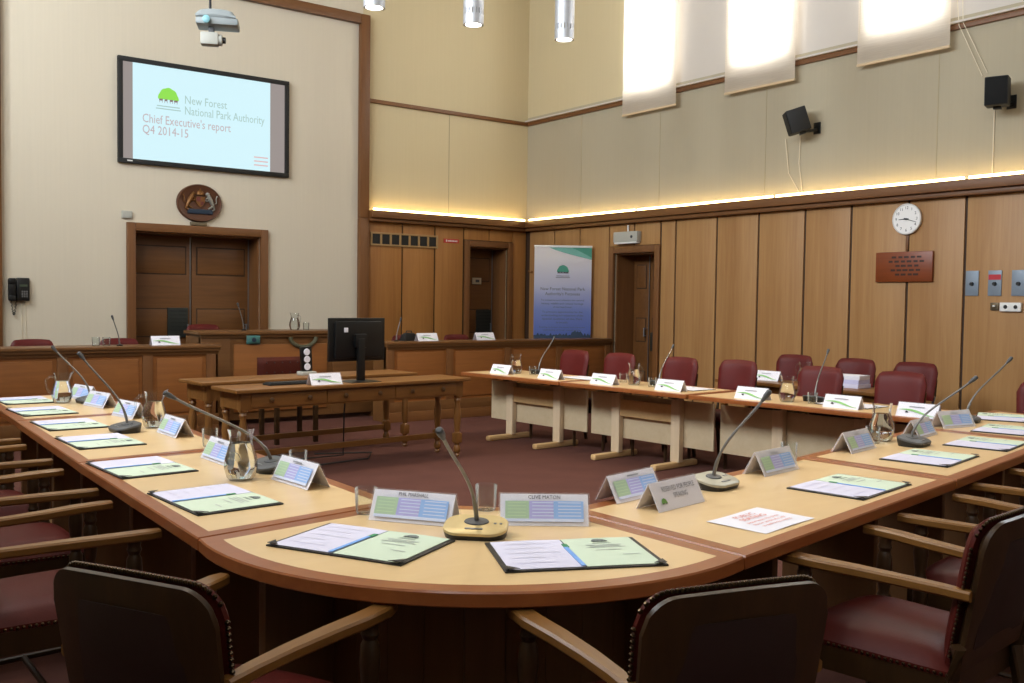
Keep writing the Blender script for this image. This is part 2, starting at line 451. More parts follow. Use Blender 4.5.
# left wall with matching high windows, the last two added for light; rear wall
LW = [(8.95, 9.90), (7.09, 8.06), (5.24, 6.20), (3.42, 4.38), (-.30, .66), (-2.15, -1.19)]
bm = NB()
b2(bm, XL-.3, XL, YF, YB, 0, WZ0); b2(bm, XL-.3, XL, YF, YB, WZ1, ZC)
for a, b in zip(ys_l[::2], ys_l[1::2]): b2(bm, XL-.3, XL, a, b, WZ0, WZ1)
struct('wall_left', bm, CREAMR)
bm = NB(); b2(bm, XL-.3, XR+.3, YF-.3, YF, 0, ZC); struct('wall_rear', bm, CREAM)
# window frames and panes
for k, (a, b) in enumerate(WY[:4]+LW):
    right = k < 4
    x = XR+.22 if right else XL-.22
    bm = NB()
    for y in (a+.025, b-.025): b2(bm, x-.03, x+.03, y-.025, y+.025, WZ0, WZ1)
    for z in (WZ0+.025, WZ1-.025, (WZ0+WZ1)/2): b2(bm, x-.03, x+.03, a, b, z-.025, z+.025)
    w = tag(obj('window_%d' % (k+1), bm, WHITEP), kind='structure')
    bm = NB(); b2(bm, x-.004, x+.004, a+.03, b-.03, WZ0+.03, WZ1-.03); obj('window_pane', bm, PLEX, w)

# timber surround of the back wall
bm = NB()
b2(bm, FX1, FX1+.14, YB-.09, YB, 2.60, FZ+.13, .01, 1); b2(bm, FX1, FX1+.14, YB-.09, YB, 0, 2.60, .01, 1)
b2(bm, FX0-.14, FX0, YB-.09, YB, 0, FZ+.13, .01, 1)
b2(bm, FX0, FX1, YB-.09, YB, FZ, FZ+.13, .01, 0)
struct('trim_1', bm, [OAKTRIM, OAKV])
# picture rail at window sill height
bm = NB(); b2(bm, FX1+.14, XR, YB-.035, YB, 4.22, 4.275, .006); struct('trim_2', bm, OAKTRIM)
bm = NB(); b2(bm, XR-.035, XR, YF, YB-.035, 4.22, 4.275, .006); struct('trim_3', bm, OAKTRIMY)
bm = NB(); b2(bm, XR-.06, XR+.02, 3.0, YB, 4.277, 4.30, .004); struct('window_sill', bm, WHITEP)
# cornice carrying the cove light
CZ0, CZ1 = 2.585, 2.715
bm = NB()
b2(bm, FX1+.14, XR, YB-.17, YB, CZ0+.03, CZ1, .008); b2(bm, FX1+.14, XR, YB-.12, YB, CZ0-.02, CZ0+.03, .006)
struct('trim_4', bm, OAKTRIM)
bm = NB()
b2(bm, XR-.17, XR, YF, YB-.17, CZ0+.03, CZ1, .008); b2(bm, XR-.12, XR, YF, YB-.12, CZ0-.02, CZ0+.03, .006)
struct('trim_5', bm, OAKTRIMY)
# wood panelling: back wall corner part and right wall
bm = NB()
xs = [6.46, 7.03, 7.58, 8.09]
for a, b in zip(xs, xs[1:]): b2(bm, a+.012, b-.012, YB-.03, YB, .1, CZ0-.02, .005)
b2(bm, 9.02, XR-.03, YB-.03, YB, .1, CZ0-.02, .005)
b2(bm, 8.10, 8.55, YB-.03, YB, D2[2]+.1, CZ0-.02, .005); b2(bm, 8.57, 9.01, YB-.03, YB, D2[2]+.1, CZ0-.02, .005)
b2(bm, 6.46, D2[0], YB-.012, YB, 0, CZ0, 0, 1); b2(bm, D2[1], XR, YB-.012, YB, 0, CZ0, 0, 1); b2(bm, D2[0], D2[1], YB-.012, YB, D2[2], CZ0, 0, 1)
struct('wall_back_panelling', bm, [PANELB, GROOVE])
bm = NB()
ys2 = [11.98, 11.36, 10.77, 10.13]
for b, a in zip(ys2, ys2[1:]): b2(bm, XR-.03, XR, a+.013, b-.013, .1, CZ0-.02, .005)
b2(bm, XR-.03, XR, 9.64, 10.12, D3[2]+.1, CZ0-.02, .005); b2(bm, XR-.03, XR, 9.14, 9.615, D3[2]+.1, CZ0-.02, .005)
ys3 = [9.12, 8.85, 8.15, 7.50, 6.84, 6.24, 5.565, 4.955, 4.30, 3.65, 3.0, 2.35, 1.7, 1.0, .3, -.4, -1.1, -1.8, -2.5, -3.2]
for b, a in zip(ys3, ys3[1:]): b2(bm, XR-.03, XR, a+.014, b-.014, .1, CZ0-.02, .005)
b2(bm, XR-.012, XR, YF, D3[0], 0, CZ0, 0, 1); b2(bm, XR-.012, XR, D3[1], YB, 0, CZ0, 0, 1); b2(bm, XR-.012, XR, D3[0], D3[1], D3[2], CZ0, 0, 1)
struct('wall_right_panelling', bm, [PANEL, GROOVE])
bm = NB(); b2(bm, XR-.045, XR, YF, D3[0]-.1, 0, .11, .006); b2(bm, XR-.045, XR, D3[1]+.1, YB, 0, .11, .006); struct('baseboard_right', bm, OAKTRIMY)
bm = NB(); b2(bm, XL, D1[0]-.1, YB-.025, YB, 0, .12, .005); b2(bm, D1[1]+.1, FX1, YB-.025, YB, 0, .12, .005); struct('baseboard_back', bm, OAKTRIM)
# seams in the cream covering, thin strips in a darker tone
bm = NB()
for x in (7.83,): b2(bm, x-.004, x+.004, YB-.004, YB, CZ1, 4.22)
for y in (9.2, 7.45, 5.3, 10.8): b2(bm, XR-.004, XR, y-.004, y+.004, CZ1, 4.22)
struct('trim_6', bm, plain('seam_line', '#a89c80', .9))

def door_unit(name, x0, x1, top, leaves, M, fw=.1, depth=.30, slits=True, plate=None):
    """door in a deep oak lining; local x along the wall, -y into the room"""
    bm = NB()
    b2(bm, x0-fw, x0, -.05, .02, 0, top+fw, .008, 1, M); b2(bm, x1, x1+fw, -.05, .02, 0, top+fw, .008, 1, M)
    b2(bm, x0, x1, -.05, .02, top, top+fw, .008, 0, M)
    b2(bm, x0, x0+.02, .02, depth+.06, 0, top, 0, 1, M); b2(bm, x1-.02, x1, .02, depth+.06, 0, top, 0, 1, M)
    b2(bm, x0, x1, .02, depth+.06, top-.02, top, 0, 0, M)
    d = tag(obj(name, bm, [OAKTRIM, OAKV]), kind='structure')
    for a, b in leaves:
        bm = NB(); y = depth
        b2(bm, a, b, y, y+.045, .005, top-.022, .003, 0, M)
        n = 5; zs = [.15+(top-.28)*k/n for k in range(n+1)]
        for k in range(n):
            if k % 2 == 0:
                b2(bm, a+.07, b-.07, y-.012, y, zs[k]+.03, zs[k+1]-.03, .004, 0, M)
                b2(bm, a+.055, b-.055, y-.003, y, zs[k]+.015, zs[k+1]-.015, 0, 1, M)
        lf = obj('door_leaf', bm, [DOORW, GROOVE], d)
        bm = NB(); tube(bm, [(b-.05, y-.05, 1.0), (b-.05, y-.05, 1.12)], .011, 10, 0, M)
        tube(bm, [(b-.05, y, 1.01), (b-.05, y-.05, 1.01)], .007, 8, 0, M); tube(bm, [(b-.05, y, 1.11), (b-.05, y-.05, 1.11)], .007, 8, 0, M)
        obj('door_handle', bm, GREYM, lf)
        bm = NB(); b2(bm, b-.012, b, y-.006, y, .02, top-.02, 0, 0, M); obj('edge_strip', bm, GREYM, lf)
    if plate:
        a, b, z0, z1 = plate
        bm = NB(); b2(bm, a, b, depth-.03, depth, z0, z1, .008, 0, M)
        for k in range(7):
            zz = z0+.04+(z1-z0-.08)*k/6; b2(bm, a+.02, b-.02, depth-.034, depth-.03, zz-.008, zz+.004, 0, 1, M)
        tag(obj('louvred_plate', bm, [plain('plate_dark_green', '#1c211c', .5), BLACKM], d), 'dark louvred plate')
    return d
MB_ = Matrix.Translation((0, YB, 0))
door_unit('door_1', D1[0], D1[1], D1[2], [(D1[0]+.025, 4.10), (4.115, D1[1]-.025)], MB_, .1, .32, plate=(3.80, 4.06, .95, 1.33))
door_unit('door_2', D2[0], D2[1], D2[2], [(D2[0]+.025, D2[1]-.025)], MB_, .09, .35, plate=(8.58, 8.86, .95, 1.33))
MR_ = Matrix.Translation((XR, 0, 0)) @ Matrix.Rotation(-PI/2, 4, 'Z')    # local x -> -y, local y -> +x
door_unit('door_3', -D3[1], -D3[0], D3[2], [(-D3[1]+.025, -D3[1]+.34), (-D3[1]+.35, -D3[0]-.025)], MR_, .095, .35, plate=(-9.64, -9.40, .80, 1.06))
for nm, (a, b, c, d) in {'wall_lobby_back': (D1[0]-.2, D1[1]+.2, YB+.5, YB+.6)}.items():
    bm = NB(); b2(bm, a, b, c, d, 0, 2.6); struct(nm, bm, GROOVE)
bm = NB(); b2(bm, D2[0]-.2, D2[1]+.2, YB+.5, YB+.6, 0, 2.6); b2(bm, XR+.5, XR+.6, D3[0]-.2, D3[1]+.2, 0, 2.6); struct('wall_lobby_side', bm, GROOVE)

# ------------------------------------------------------------------ lights
def area(name, loc, rot, sx, sy, power, col):
    l = bpy.data.lights.new(name, 'AREA'); l.shape = 'RECTANGLE'; l.size = sx; l.size_y = sy; l.energy = power; l.color = col
    o = bpy.data.objects.new(name, l); COL.objects.link(o); o.location = loc; o.rotation_euler = rot; return o
DAY = (.86, .93, 1.0)
for (a, b) in WY: area('daylight', (XR+.17, (a+b)/2, (WZ0+WZ1)/2), (0, R(90), 0), WZ1-WZ0-.05, b-a-.05, 58, DAY)
for (a, b) in LW: area('daylight', (XL-.10, (a+b)/2, (WZ0+WZ1)/2), (0, R(-90), 0), WZ1-WZ0-.05, b-a-.05, 145 if a > 0 else 65, DAY)  # weaker lamps fill from the two added, unseen windows

# cove tubes on the cornice
def cove(name, label, p0, p1):
    bm = NB(); tube(bm, [p0, p1], .016, 8); tag(obj(name, bm, COVE), label, 'cove light')
n = 4
cove('cove_light', 'warm glowing tube along the cornice of the short panelled wall beside the screen wall', (FX1+.2, YB-.10, CZ1+.02), (XR-.12, YB-.10, CZ1+.02))
segs = [(11.9, 9.55), (9.50, 7.25), (7.20, 4.95), (4.90, 2.65), (2.6, .4)]
names = ['starting in the room corner', 'over the side door', 'below the tilted loudspeaker', 'above the wall clock', 'beyond the clock, furthest from the corner']
for (a, b), s in zip(segs[:4], names):
    cove('cove_light', 'warm glowing cornice tube on the clock wall, '+s, (XR-.10, a, CZ1+.02), (XR-.10, b, CZ1+.02))

# pendant cylinders
def make_pendant(label):
    t = thing('pendant_lamp', label, 'pendant lamp', group='silver cylinder pendants')
    bm = NB(); lathe(bm, [(.078, .02), (.095, .02), (.095, .11)], 32, cap=False); lathe(bm, [(.078, .02), (.078, .11)], 32, cap=False)
    lathe(bm, [(.095, .16), (.095, .80), (.03, .82)], 32, cap=False); lathe(bm, [(.03, .82), (.02, .83)], 32)
    for k in range(18):
        a = 2*PI*k/18; box(bm, (0, 0, 0), (.012, .024, .06), 0, 0, Matrix.Rotation(a, 4, 'Z') @ Matrix.Translation((.088, 0, .135)))
    obj('shade', bm, STEEL, t)
    bm = NB(); lathe(bm, [(.076, .03), (.076, .045)], 32); obj('diffuser', bm, LAMPW, t)
    bm = NB(); lathe(bm, [(.06, .05), (.06, .30)], 24); obj('lamp_core', bm, plain('lamp_inner', '#f2e3bb', .5), t)
    bm = NB(); tube(bm, [(0, 0, .8), (0, 0, ZC-4.0)], .006, 8); obj('cord', bm, BLACKM, t)
    return t
pend = make_pendant('silver cylinder pendant lamp, the one hanging over the timber surround of the screen wall')
pend.location = (4.11, 7.58, 4.0)
dup(pend, (5.08, 7.46, 4.0), 0, 'silver cylinder pendant lamp, middle one of the three hanging in a row')
dup(pend, (6.05, 7.31, 4.0), 0, 'silver cylinder pendant lamp hanging lowest in view, next to the first window blind')
def spot(loc, power, col=(1, .87, .68), size=118, blend=.8):
    l = bpy.data.lights.new('pendant_light', 'SPOT'); l.energy = power; l.color = col; l.spot_size = R(size); l.spot_blend = blend; l.shadow_soft_size = .09
    o = bpy.data.objects.new('pendant_light', l); COL.objects.link(o); o.location = loc
for x, y in ((4.11, 7.58), (5.08, 7.46), (6.05, 7.31)): spot((x, y, 3.98), 70)
for x, y, q in ((2.2, 4.2, 'telephone side of the ring'), (4.1, 4.0, 'middle of the ring'), (6.0, 3.8, 'ring corner by the clock wall')):  # unseen extra pendants with spots, added to brighten the tables
    dup(pend, (x, y, 4.0), 0, 'unseen silver cylinder pendant lamp added above the '+q)
    spot((x, y, 3.98), 70)

# ------------------------------------------------------------------ on the screen wall
def MX(x, y, z): return Matrix.Translation((x, y, z)) @ Matrix.Rotation(PI/2, 4, 'X')     # local xy drawn on a wall facing -y
def MXR(x, y, z): return Matrix.Translation((x, y, z)) @ Matrix.Rotation(-PI/2, 4, 'Z') @ Matrix.Rotation(PI/2, 4, 'X')   # wall facing -x

def tree_logo(bm, M, w, mg, mb, mt=None):
    """round tree crown over a row of ponies"""
    pts = []
    for i in range(19):
        a = PI*i/18; r = .5*(1+.025*math.sin(9*a+.5)); pts.append((math.cos(a)*r*w, .0+math.sin(a)*r*1.15*w))
    bm2 = [bm.verts.new(M @ Vector((x, y, 0))) for x, y in pts]; f = bm.faces.new(bm2); f.material_index = mg
    for k, (x, s) in enumerate(((-.36, 1), (-.12, .8), (.14, .9), (.36, 1))):
        quad(bm, [((x-.09*s)*w, -.08*w, .001), ((x+.08*s)*w, -.08*w, .001), ((x+.10*s)*w, .02*w, .001), ((x-.08*s)*w, .01*w, .001)], mb, M)
        for dx in (-.07, .05): quad(bm, [((x+dx)*w, -.17*w, .001), ((x+dx+.022)*w, -.17*w, .001), ((x+dx+.022)*w, -.07*w, .001), ((x+dx)*w, -.07*w, .001)], mb, M)
    if mt is not None:
        for k, hw in enumerate((.55, .6)): quad(bm, [(-hw*w, (-.36-.13*k)*w, 0), (hw*w, (-.36-.13*k)*w, 0), (hw*w, (-.31-.13*k)*w, 0), (-hw*w, (-.31-.13*k)*w, 0)], mt, M)

sx0, sx1, sz0, sz1 = 3.12, 5.28, 3.065, 4.325
t = thing('projection_screen', 'wide screen in a black frame showing a report title slide, high on the cream wall', 'screen', ((sx0+sx1)/2, YB, sz0))
W2, HH = (sx1-sx0)/2, sz1-sz0
bm = NB(); fr = .055
b2(bm, -W2, W2, -.06, 0, 0, fr, .006); b2(bm, -W2, W2, -.06, 0, HH-fr, HH, .006); b2(bm, -W2, -W2+fr, -.06, 0, fr, HH-fr, .006); b2(bm, W2-fr, W2, -.06, 0, fr, HH-fr, .006)
obj('screen_frame', bm, BLACKM, t)
bm = NB(); b2(bm, -W2+.1, -W2+.16, -.063, -.06, .02, .035); obj('maker_badge', bm, WPLAST, t)
bm = NB(); b2(bm, -W2+fr, W2-fr, -.03, 0, fr, HH-fr); obj('screen_panel', bm, SCREEN_G, t)
bm = NB(); px0, px1 = -W2+.172, W2-.255; quad(bm, [(px0, -.032, fr), (px1, -.032, fr), (px1, -.032, HH-fr), (px0, -.032, HH-fr)]); sl = flat('slide', bm, SCREEN_W, t)
def SM(x, z): return Matrix.Translation((x, -.034, z)) @ Matrix.Rotation(PI/2, 4, 'X')
fx = lambda f: -W2+2*W2*f
bm = NB(); tree_logo(bm, SM(fx(.275), HH*.645), .25, 0, 1, 2); flat('slide_logo', bm, [SCREEN_GR, SCREEN_BR, SCREEN_T1], sl)
bm = NB(); text(bm, 'New Forest', .145, SM(fx(.365), HH*.665), 0, .53, 'LEFT'); text(bm, 'National Park Authority', .145, SM(fx(.365), HH*.56), 0, 1.03, 'LEFT'); flat('slide_heading', bm, SCREEN_T1, sl)
bm = NB(); text(bm, "Chief Executive's report", .15, SM(fx(.13), HH*.44), 0, 1.09, 'LEFT'); flat('slide_title', bm, SCREEN_T2, sl); bm = NB(); text(bm, 'Q4 2014-15', .15, SM(fx(.13), HH*.335), 0, .55, 'LEFT'); flat('slide_subtitle', bm, SCREEN_T2, sl)
bm = NB()
for k in range(3): quad(bm, [(fx(.78), -.034, HH*(.175-.04*k)), (fx(.868), -.034, HH*(.175-.04*k)), (fx(.868), -.034, HH*(.187-.04*k)), (fx(.78), -.034, HH*(.187-.04*k))])
flat('slide_small_print', bm, SCREEN_RD, sl)

# ceiling projector with a camera under it
t = thing('ceiling_projector', 'white projector hanging on a dark rod above the wide screen', 'projector', (3.22, 9.0, 4.03), R(-25))
bm = NB()
slab(bm, lambda u, v: (Vector(((u-.5)*.36, (v-.5)*.28, .03+.02*(1-(2*u-1)**2))), Vector((0, 0, 1))), 12, 10, .05, .07, .02)
b2(bm, -.18, .20, -.13, .13, -.035, .035, .02); obj('body', bm, plain('projector_case', '#8a9192', .4), t)
bm = NB(); lathe(bm, [(.03, 0), (.034, .02), (.034, .05), (.026, .055)], 20, Matrix.Translation((-.08, -.12, 0)) @ Matrix.Rotation(PI/2, 4, 'X')); obj('lens', bm, plain('projector_lens', '#7fb2bb', .1), t)
bm = NB(); b2(bm, .05, .16, -.06, .06, .05, .075, .006); b2(bm, .08, .10, -.02, .02, .07, .1, .003); obj('cable_box', bm, DKGREY, t)
bm = NB(); tube(bm, [(-.06, 0, .06), (-.065, 0, .6), (-.065, 0, ZC-4.03)], .012, 8); lathe(bm, [(.04, .05), (.04, .07)], 16, Matrix.Translation((-.06, 0, 0))); obj('hanging_rod', bm, BLACKM, t)
t = thing('dome_camera', 'small light grey box camera fixed under the white projector', 'camera', (3.17, 8.99, 3.875), R(-25))
bm = NB(); b2(bm, -.10, .06, -.06, .06, -.055, .06, .015); lathe(bm, [(.052, 0), (.052, .03), (.04, .035)], 24, Matrix.Translation((.06, 0, 0)) @ Matrix.Rotation(PI/2, 4, 'Y')); obj('body', bm, WARMW, t)
bm = NB(); lathe(bm, [(.028, .03), (.03, .06), (.02, .065)], 20, Matrix.Translation((.06, 0, 0)) @ Matrix.Rotation(PI/2, 4, 'Y')); obj('lens', bm, BLACK, t)
bm = NB(); b2(bm, -.03, .02, -.03, .03, .05, .115, .004); obj('mount', bm, DKGREY, t)

# oval carved crest
t = thing('carved_crest', 'dark oval carved coat of arms above the double door', 'crest', (4.10, YB, 2.645))
bm = NB()
def ov(s, y): return [bm.verts.new((math.cos(2*PI*i/40)*.285*s, y, math.sin(2*PI*i/40)*.238*s)) for i in range(40)]
rings = [ov(1, 0), ov(1, -.03), ov(.95, -.05), ov(.86, -.04)]
for a, b in zip(rings, rings[1:]):
    for i in range(40): bm.faces.new((a[i], a[(i+1) % 40], b[(i+1) % 40], b[i]))
bm.faces.new(rings[-1]); obj('oval_board', bm, CREST, t)
bm = NB()
M0 = Matrix.Translation((0, -.04, .02)) @ Matrix.Rotation(PI/2, 4, 'X')
sh = [(-.055, .06), (.055, .06), (.055, -.01), (.03, -.05), (0, -.07), (-.03, -.05), (-.055, -.01)]
prism(bm, sh, 0, .02, 0, M0)
quad(bm, [(-.05, .0, .021), (0, .0, .021), (0, .055, .021), (-.05, .055, .021)], 1, M0); quad(bm, [(0, -.05, .021), (.03, -.04, .021), (.05, 0, .021), (0, 0, .021)], 1, M0)
obj('shield', bm, [GILT, ROYAL], t)
def beast(nm, sgn, m):
    bm = NB(); T = lambda p: (sgn*p[0], -.05-p[2] if len(p) > 2 else -.055, p[1]+.02)
    tube(bm, [T(p) for p in ((.17, -.07), (.155, -.03), (.13, .02), (.11, .055), (.10, .085))], [.012, .022, .028, .026, .02], 10)
    tube(bm, [T(p) for p in ((.105, .09), (.085, .10), (.07, .09))], [.022, .024, .012], 10)
    tube(bm, [T(p) for p in ((.12, .04), (.09, .05), (.065, .03))], [.012, .009, .007], 8); tube(bm, [T(p) for p in ((.12, .02), (.09, .01), (.06, .015))], [.012, .009, .007], 8)
    tube(bm, [T(p) for p in ((.16, -.05), (.13, -.07), (.10, -.09))], [.014, .011, .008], 8); tube(bm, [T(p) for p in ((.17, -.06), (.18, -.09), (.15, -.11))], [.014, .011, .008], 8)
    tube(bm, [T(p) for p in ((.16, -.03), (.205, -.01), (.2, .05), (.215, .08))], [.006, .006, .006, .01], 8)
    obj(nm, bm, m, t)
beast('lion_supporter', -1, GILT); beast('unicorn_supporter', 1, SILV)
bm = NB(); lathe(bm, [(.045, 0), (.05, .02), (.03, .05), (.008, .06), (.012, .075), (.002, .085)], 16, Matrix.Translation((0, -.05, .10)) @ Matrix.Diagonal((1, .5, 1, 1))); obj('crown', bm, GILT, t)
bm = NB(); b2(bm, -.16, .16, -.058, -.04, -.135, -.075, .01); obj('motto_scroll', bm, NAVY, t)
bm = NB(); b2(bm, 3.985, 4.185, YB-.055, YB-.0, 2.365, 2.405, .004)
tag(obj('name_plate', bm, plain('tarnished_plate', '#6c604a', .5, .3)), 'small tarnished plate on the door head under the oval crest', 'plate')
bm = NB(); b2(bm, 3.165, 3.285, YB-.03, YB, 2.405, 2.495, .008); b2(bm, 3.185, 3.265, YB-.034, YB-.03, 2.42, 2.48)
tag(obj('wall_sensor', bm, WARMW), 'small white square box on the cream wall at the door frame corner', 'sensor')

# telephone
t = thing('wall_telephone', 'black wall telephone with hanging cord beside the timber upright', 'telephone', (2.035, YB, 1.40))
bm = NB(); b2(bm, -.02, .115, -.07, 0, 0, .26, .012); obj('body', bm, BLACK, t)
bm = NB(); b2(bm, -.105, -.03, -.085, -.02, .0, .255, .02); b2(bm, -.105, -.03, -.10, -.06, .19, .255, .012); b2(bm, -.105, -.03, -.10, -.06, .0, .06, .012); obj('handset', bm, BLACK, t)
bm = NB()
for i in range(4):
    for j in range(3): b2(bm, .03+.023*j, .046+.023*j, -.078, -.07, .04+.02*i, .053+.02*i, .002)
obj('keypad', bm, GREYM, t)
bm = NB(); b2(bm, .01, .09, -.074, -.07, .16, .185); obj('display', bm, plain('phone_display', '#46503f', .3), t)
bm = NB(); pts = [(-.07, -.04, 0)]
for k in range(60):
    s = k/59; a = k*1.3; z = -.16*math.sin(PI*s); pts.append((-.07+.05*s+.008*math.cos(a), -.035+.008*math.sin(a), z))
tube(bm, pts, .004, 6); obj('coiled_cord', bm, BLACK, t)
bm = NB()
for x in (2.075, 2.115): tube(bm, [(x, YB-.008, 1.41), (x+.005, YB-.006, 1.0), (x, YB-.008, .14)], .005, 6)
tag(obj('wall_cable', bm, CORDW), 'pale cable run down the cream wall below the black telephone', 'cable')

# air grille, red sign, door plate, coat hook on the panelled corner
t = thing('air_grille', 'air vent with seven dark openings on the wood panels under the cornice', 'vent', (7.065, YB-.03, 2.23))
bm = NB(); b2(bm, -.56, .56, -.02, 0, 0, .025, .004); b2(bm, -.56, .56, -.02, 0, .165, .19, .004)
for k in range(8): x = -.545+1.09*k/7; b2(bm, x-.015, x+.015, -.02, 0, .025, .165, .003)
obj('frame', bm, plain('grille_oak', '#9b7a4e', .5), t)
bm = NB(); b2(bm, -.55, .55, -.006, -.001, .02, .17); obj('backing', bm, BLACKM, t)
bm = NB(); b2(bm, 7.73, 8.0, YB-.036, YB-.03, 2.325, 2.385); s = tag(obj('red_sign', bm, plain('sign_red', '#b5352b', .5)), 'small red sign on the wood panel between the vent and the corner door', 'sign')
bm = NB(); b2(bm, 7.77, 7.79, YB-.038, YB-.036, 2.34, 2.37)
for k in range(6): b2(bm, 7.81+.028*k, 7.83+.028*k, YB-.038, YB-.036, 2.345, 2.365)
tag(obj('lettering', bm, WPLAST, s), 'white lettering')
bm = NB(); b2(bm, 8.50, 8.67, YB+.325, YB+.338, 1.73, 1.83, .004); s = tag(obj('door_sign', bm, plain('sign_beige', '#b9ab8d', .5)), 'small pale sign on the dark door in the panelled corner', 'sign')
bm = NB(); b2(bm, 8.56, 8.63, YB+.323, YB+.325, 1.76, 1.80); obj('sign_symbol', bm, DKGREY, s)
t = thing('coat_hook', 'little brass hook on the wood panel close to the room corner', 'hook', (XR-.03, 11.9, 1.93))
bm = NB(); lathe(bm, [(.022, 0), (.022, .008)], 16, Matrix.Rotation(-PI/2, 4, 'Y')); obj('rose', bm, GILT, t)
bm = NB(); tube(bm, [(0, 0, 0), (-.05, 0, -.01), (-.07, 0, .02)], [.008, .007, .012], 8); obj('hook', bm, GILT, t)

# ------------------------------------------------------------------ on the clock wall
XP = XR-.03
t = thing('wall_clock', 'round white wall clock with black hands on the wood panels', 'clock', (XP, 5.57, 2.375))
MC = Matrix.Rotation(-PI/2, 4, 'Z') @ Matrix.Rotation(PI/2, 4, 'X')
bm = NB(); lathe(bm, [(.155, 0), (.16, .01), (.16, .035), (.150, .042), (.146, .034)], 40, MC); obj('case', bm, WPLAST, t)
bm = NB(); lathe(bm, [(.147, .033), (.147, .0345)], 40, MC); fc = obj('dial', bm, plain('clock_face', '#eceae8', .4), t)
bm = NB()
for h in range(1, 13):
    a = R(90-30*h); text(bm, str(h), .042, MC @ Matrix.Translation((.115*math.cos(a), .115*math.sin(a), .0355)))
flat('numerals', bm, INKD, fc)
def hand(nm, ang, L, w, z):
    bm = NB(); a = R(90-ang); Mh = MC @ Matrix.Rotation(a, 4, 'Z'); prism(bm, [(-.025, -w), (L, -w*.4), (L, w*.4), (-.025, w)], z, z+.003, 0, Mh); obj(nm, bm, BLACK, t)
hand('hour_hand', 268, .085, .006, .037); hand('minute_hand', 108, .12, .0045, .041)
bm = NB(); lathe(bm, [(.01, .036), (.01, .046)], 16, MC); obj('hub', bm, BLACK, t)
bm = NB(); b2(bm, XP-.012, XP, 5.555, 5.585, 2.05, 2.22, .003); tag(obj('cable_cover', bm, OAKV), 'short brown cable strip between the wall clock and the plaque', 'cable cover')

t = thing('wooden_plaque', 'reddish wooden plaque with carved inscription under the wall clock', 'plaque', (XP, 5.59, 1.725))
bm = NB(); b2(bm, -.035, 0, -.32, .32, 0, .315, .012); obj('board', bm, PLAQUE, t)
bm = NB()
for k, (s, w) in enumerate((('THIS BUILDING', .40), ('WAS OPENED', .46), ('BY THE', .34), ('COUNCIL', .38), ('IN 1951', .34))):
    for q in range(int(w/.07)):
        y = -w/2+.07*q; L = random.uniform(.045, .058)
        b2(bm, -.0362, -.035, y, y+L, .247-.045*k, .268-.045*k)
obj('inscription', bm, plain('carved_dark', '#341708', .6), t)

# speakers
def speaker(label, y, z, yaw, pitch, arm):
    t = thing('wall_mounted_loudspeaker', label, 'loudspeaker', (XR, y, z), group='loudspeakers on the clock wall')
    M = Matrix.Translation((-.24, arm, .0)) @ Matrix.Rotation(yaw, 4, 'Z') @ Matrix.Rotation(pitch, 4, 'Y')
    bm = NB(); box(bm, (0, 0, 0), (.22, .20, .265), .012, 0, M); obj('cabinet', bm, BLACKM, t)
    bm = NB(); box(bm, (-.112, 0, 0), (.008, .185, .25), .003, 0, M); obj('grille', bm, plain('speaker_cloth', '#08090a', .9, bump=.3, bscale=600), t)
    bm = NB(); b2(bm, -.012, 0, -.045, .045, -.13, .0, .004); tube(bm, [(-.01, 0, -.08), (-.10, arm*.4, -.10), (-.20, arm*.8, -.11)], .016, 8); box(bm, (0.02, 0, -.145), (.07, .07, .03), .005, 0, M); obj('bracket', bm, BLACK, t)
speaker('black loudspeaker tilted on its bracket between the first two window blinds', 6.73, 3.535, R(-42), R(-18), .10)
speaker('black loudspeaker above and beyond the wall clock', 4.56, 3.49, R(20), R(-3), .02)
bm = NB(); tube(bm, [(XR-.01, 6.95, 3.42), (XR-.008, 6.96, 3.1), (XR-.012, 6.9, 2.75)], .007, 6); tube(bm, [(XR-.02, 7.15, 3.40), (XR-.01, 7.1, 3.0), (XR-.012, 6.93, 2.74)], .006, 6)
tag(obj('speaker_cable', bm, CORDW), 'pair of cream cables hanging under the tilted loudspeaker', 'cable')
bm = NB(); tube(bm, [(XR-.01, 4.72, 3.42), (XR-.008, 4.72, 3.0), (XR-.01, 4.72, 2.73)], .007, 6)
tag(obj('speaker_cable', bm, CORDW), 'single cream cable straight down from the loudspeaker beyond the clock', 'cable')
bm = NB(); tube(bm, [(XR-.04, 5.12, 4.6), (XR-.05, 5.08, 4.25), (XR-.01, 4.85, 3.72)], .004, 6); tube(bm, [(XR-.04, 5.06, 4.6), (XR-.05, 5.04, 4.27), (XR-.01, 4.80, 3.74)], .004, 6)
tag(obj('blind_cord', bm, CORDW), 'thin pale cords slanting from the third window blind to the loudspeaker', 'cord')

# emergency light
t = thing('emergency_light', 'white emergency light box over the side door', 'light', (XP, 9.72, 2.285))
bm = NB(); b2(bm, -.09, 0, -.235, .235, .02, .165, .012); obj('housing', bm, WARMW, t)
bm = NB(); b2(bm, -.085, -.005, -.22, .22, .0, .022, .004); obj('diffuser', bm, WPLAST, t)
bm = NB(); lathe(bm, [(.02, 0), (.02, .006)], 16, Matrix.Translation((-.09, -.13, .09)) @ Matrix.Rotation(-PI/2, 4, 'Y')); obj('indicator', bm, NAVY, t)
bm = NB(); tube(bm, [(-.03, .0, .17), (-.03, 0, .255)], .012, 8); obj('conduit', bm, WPLAST, t)

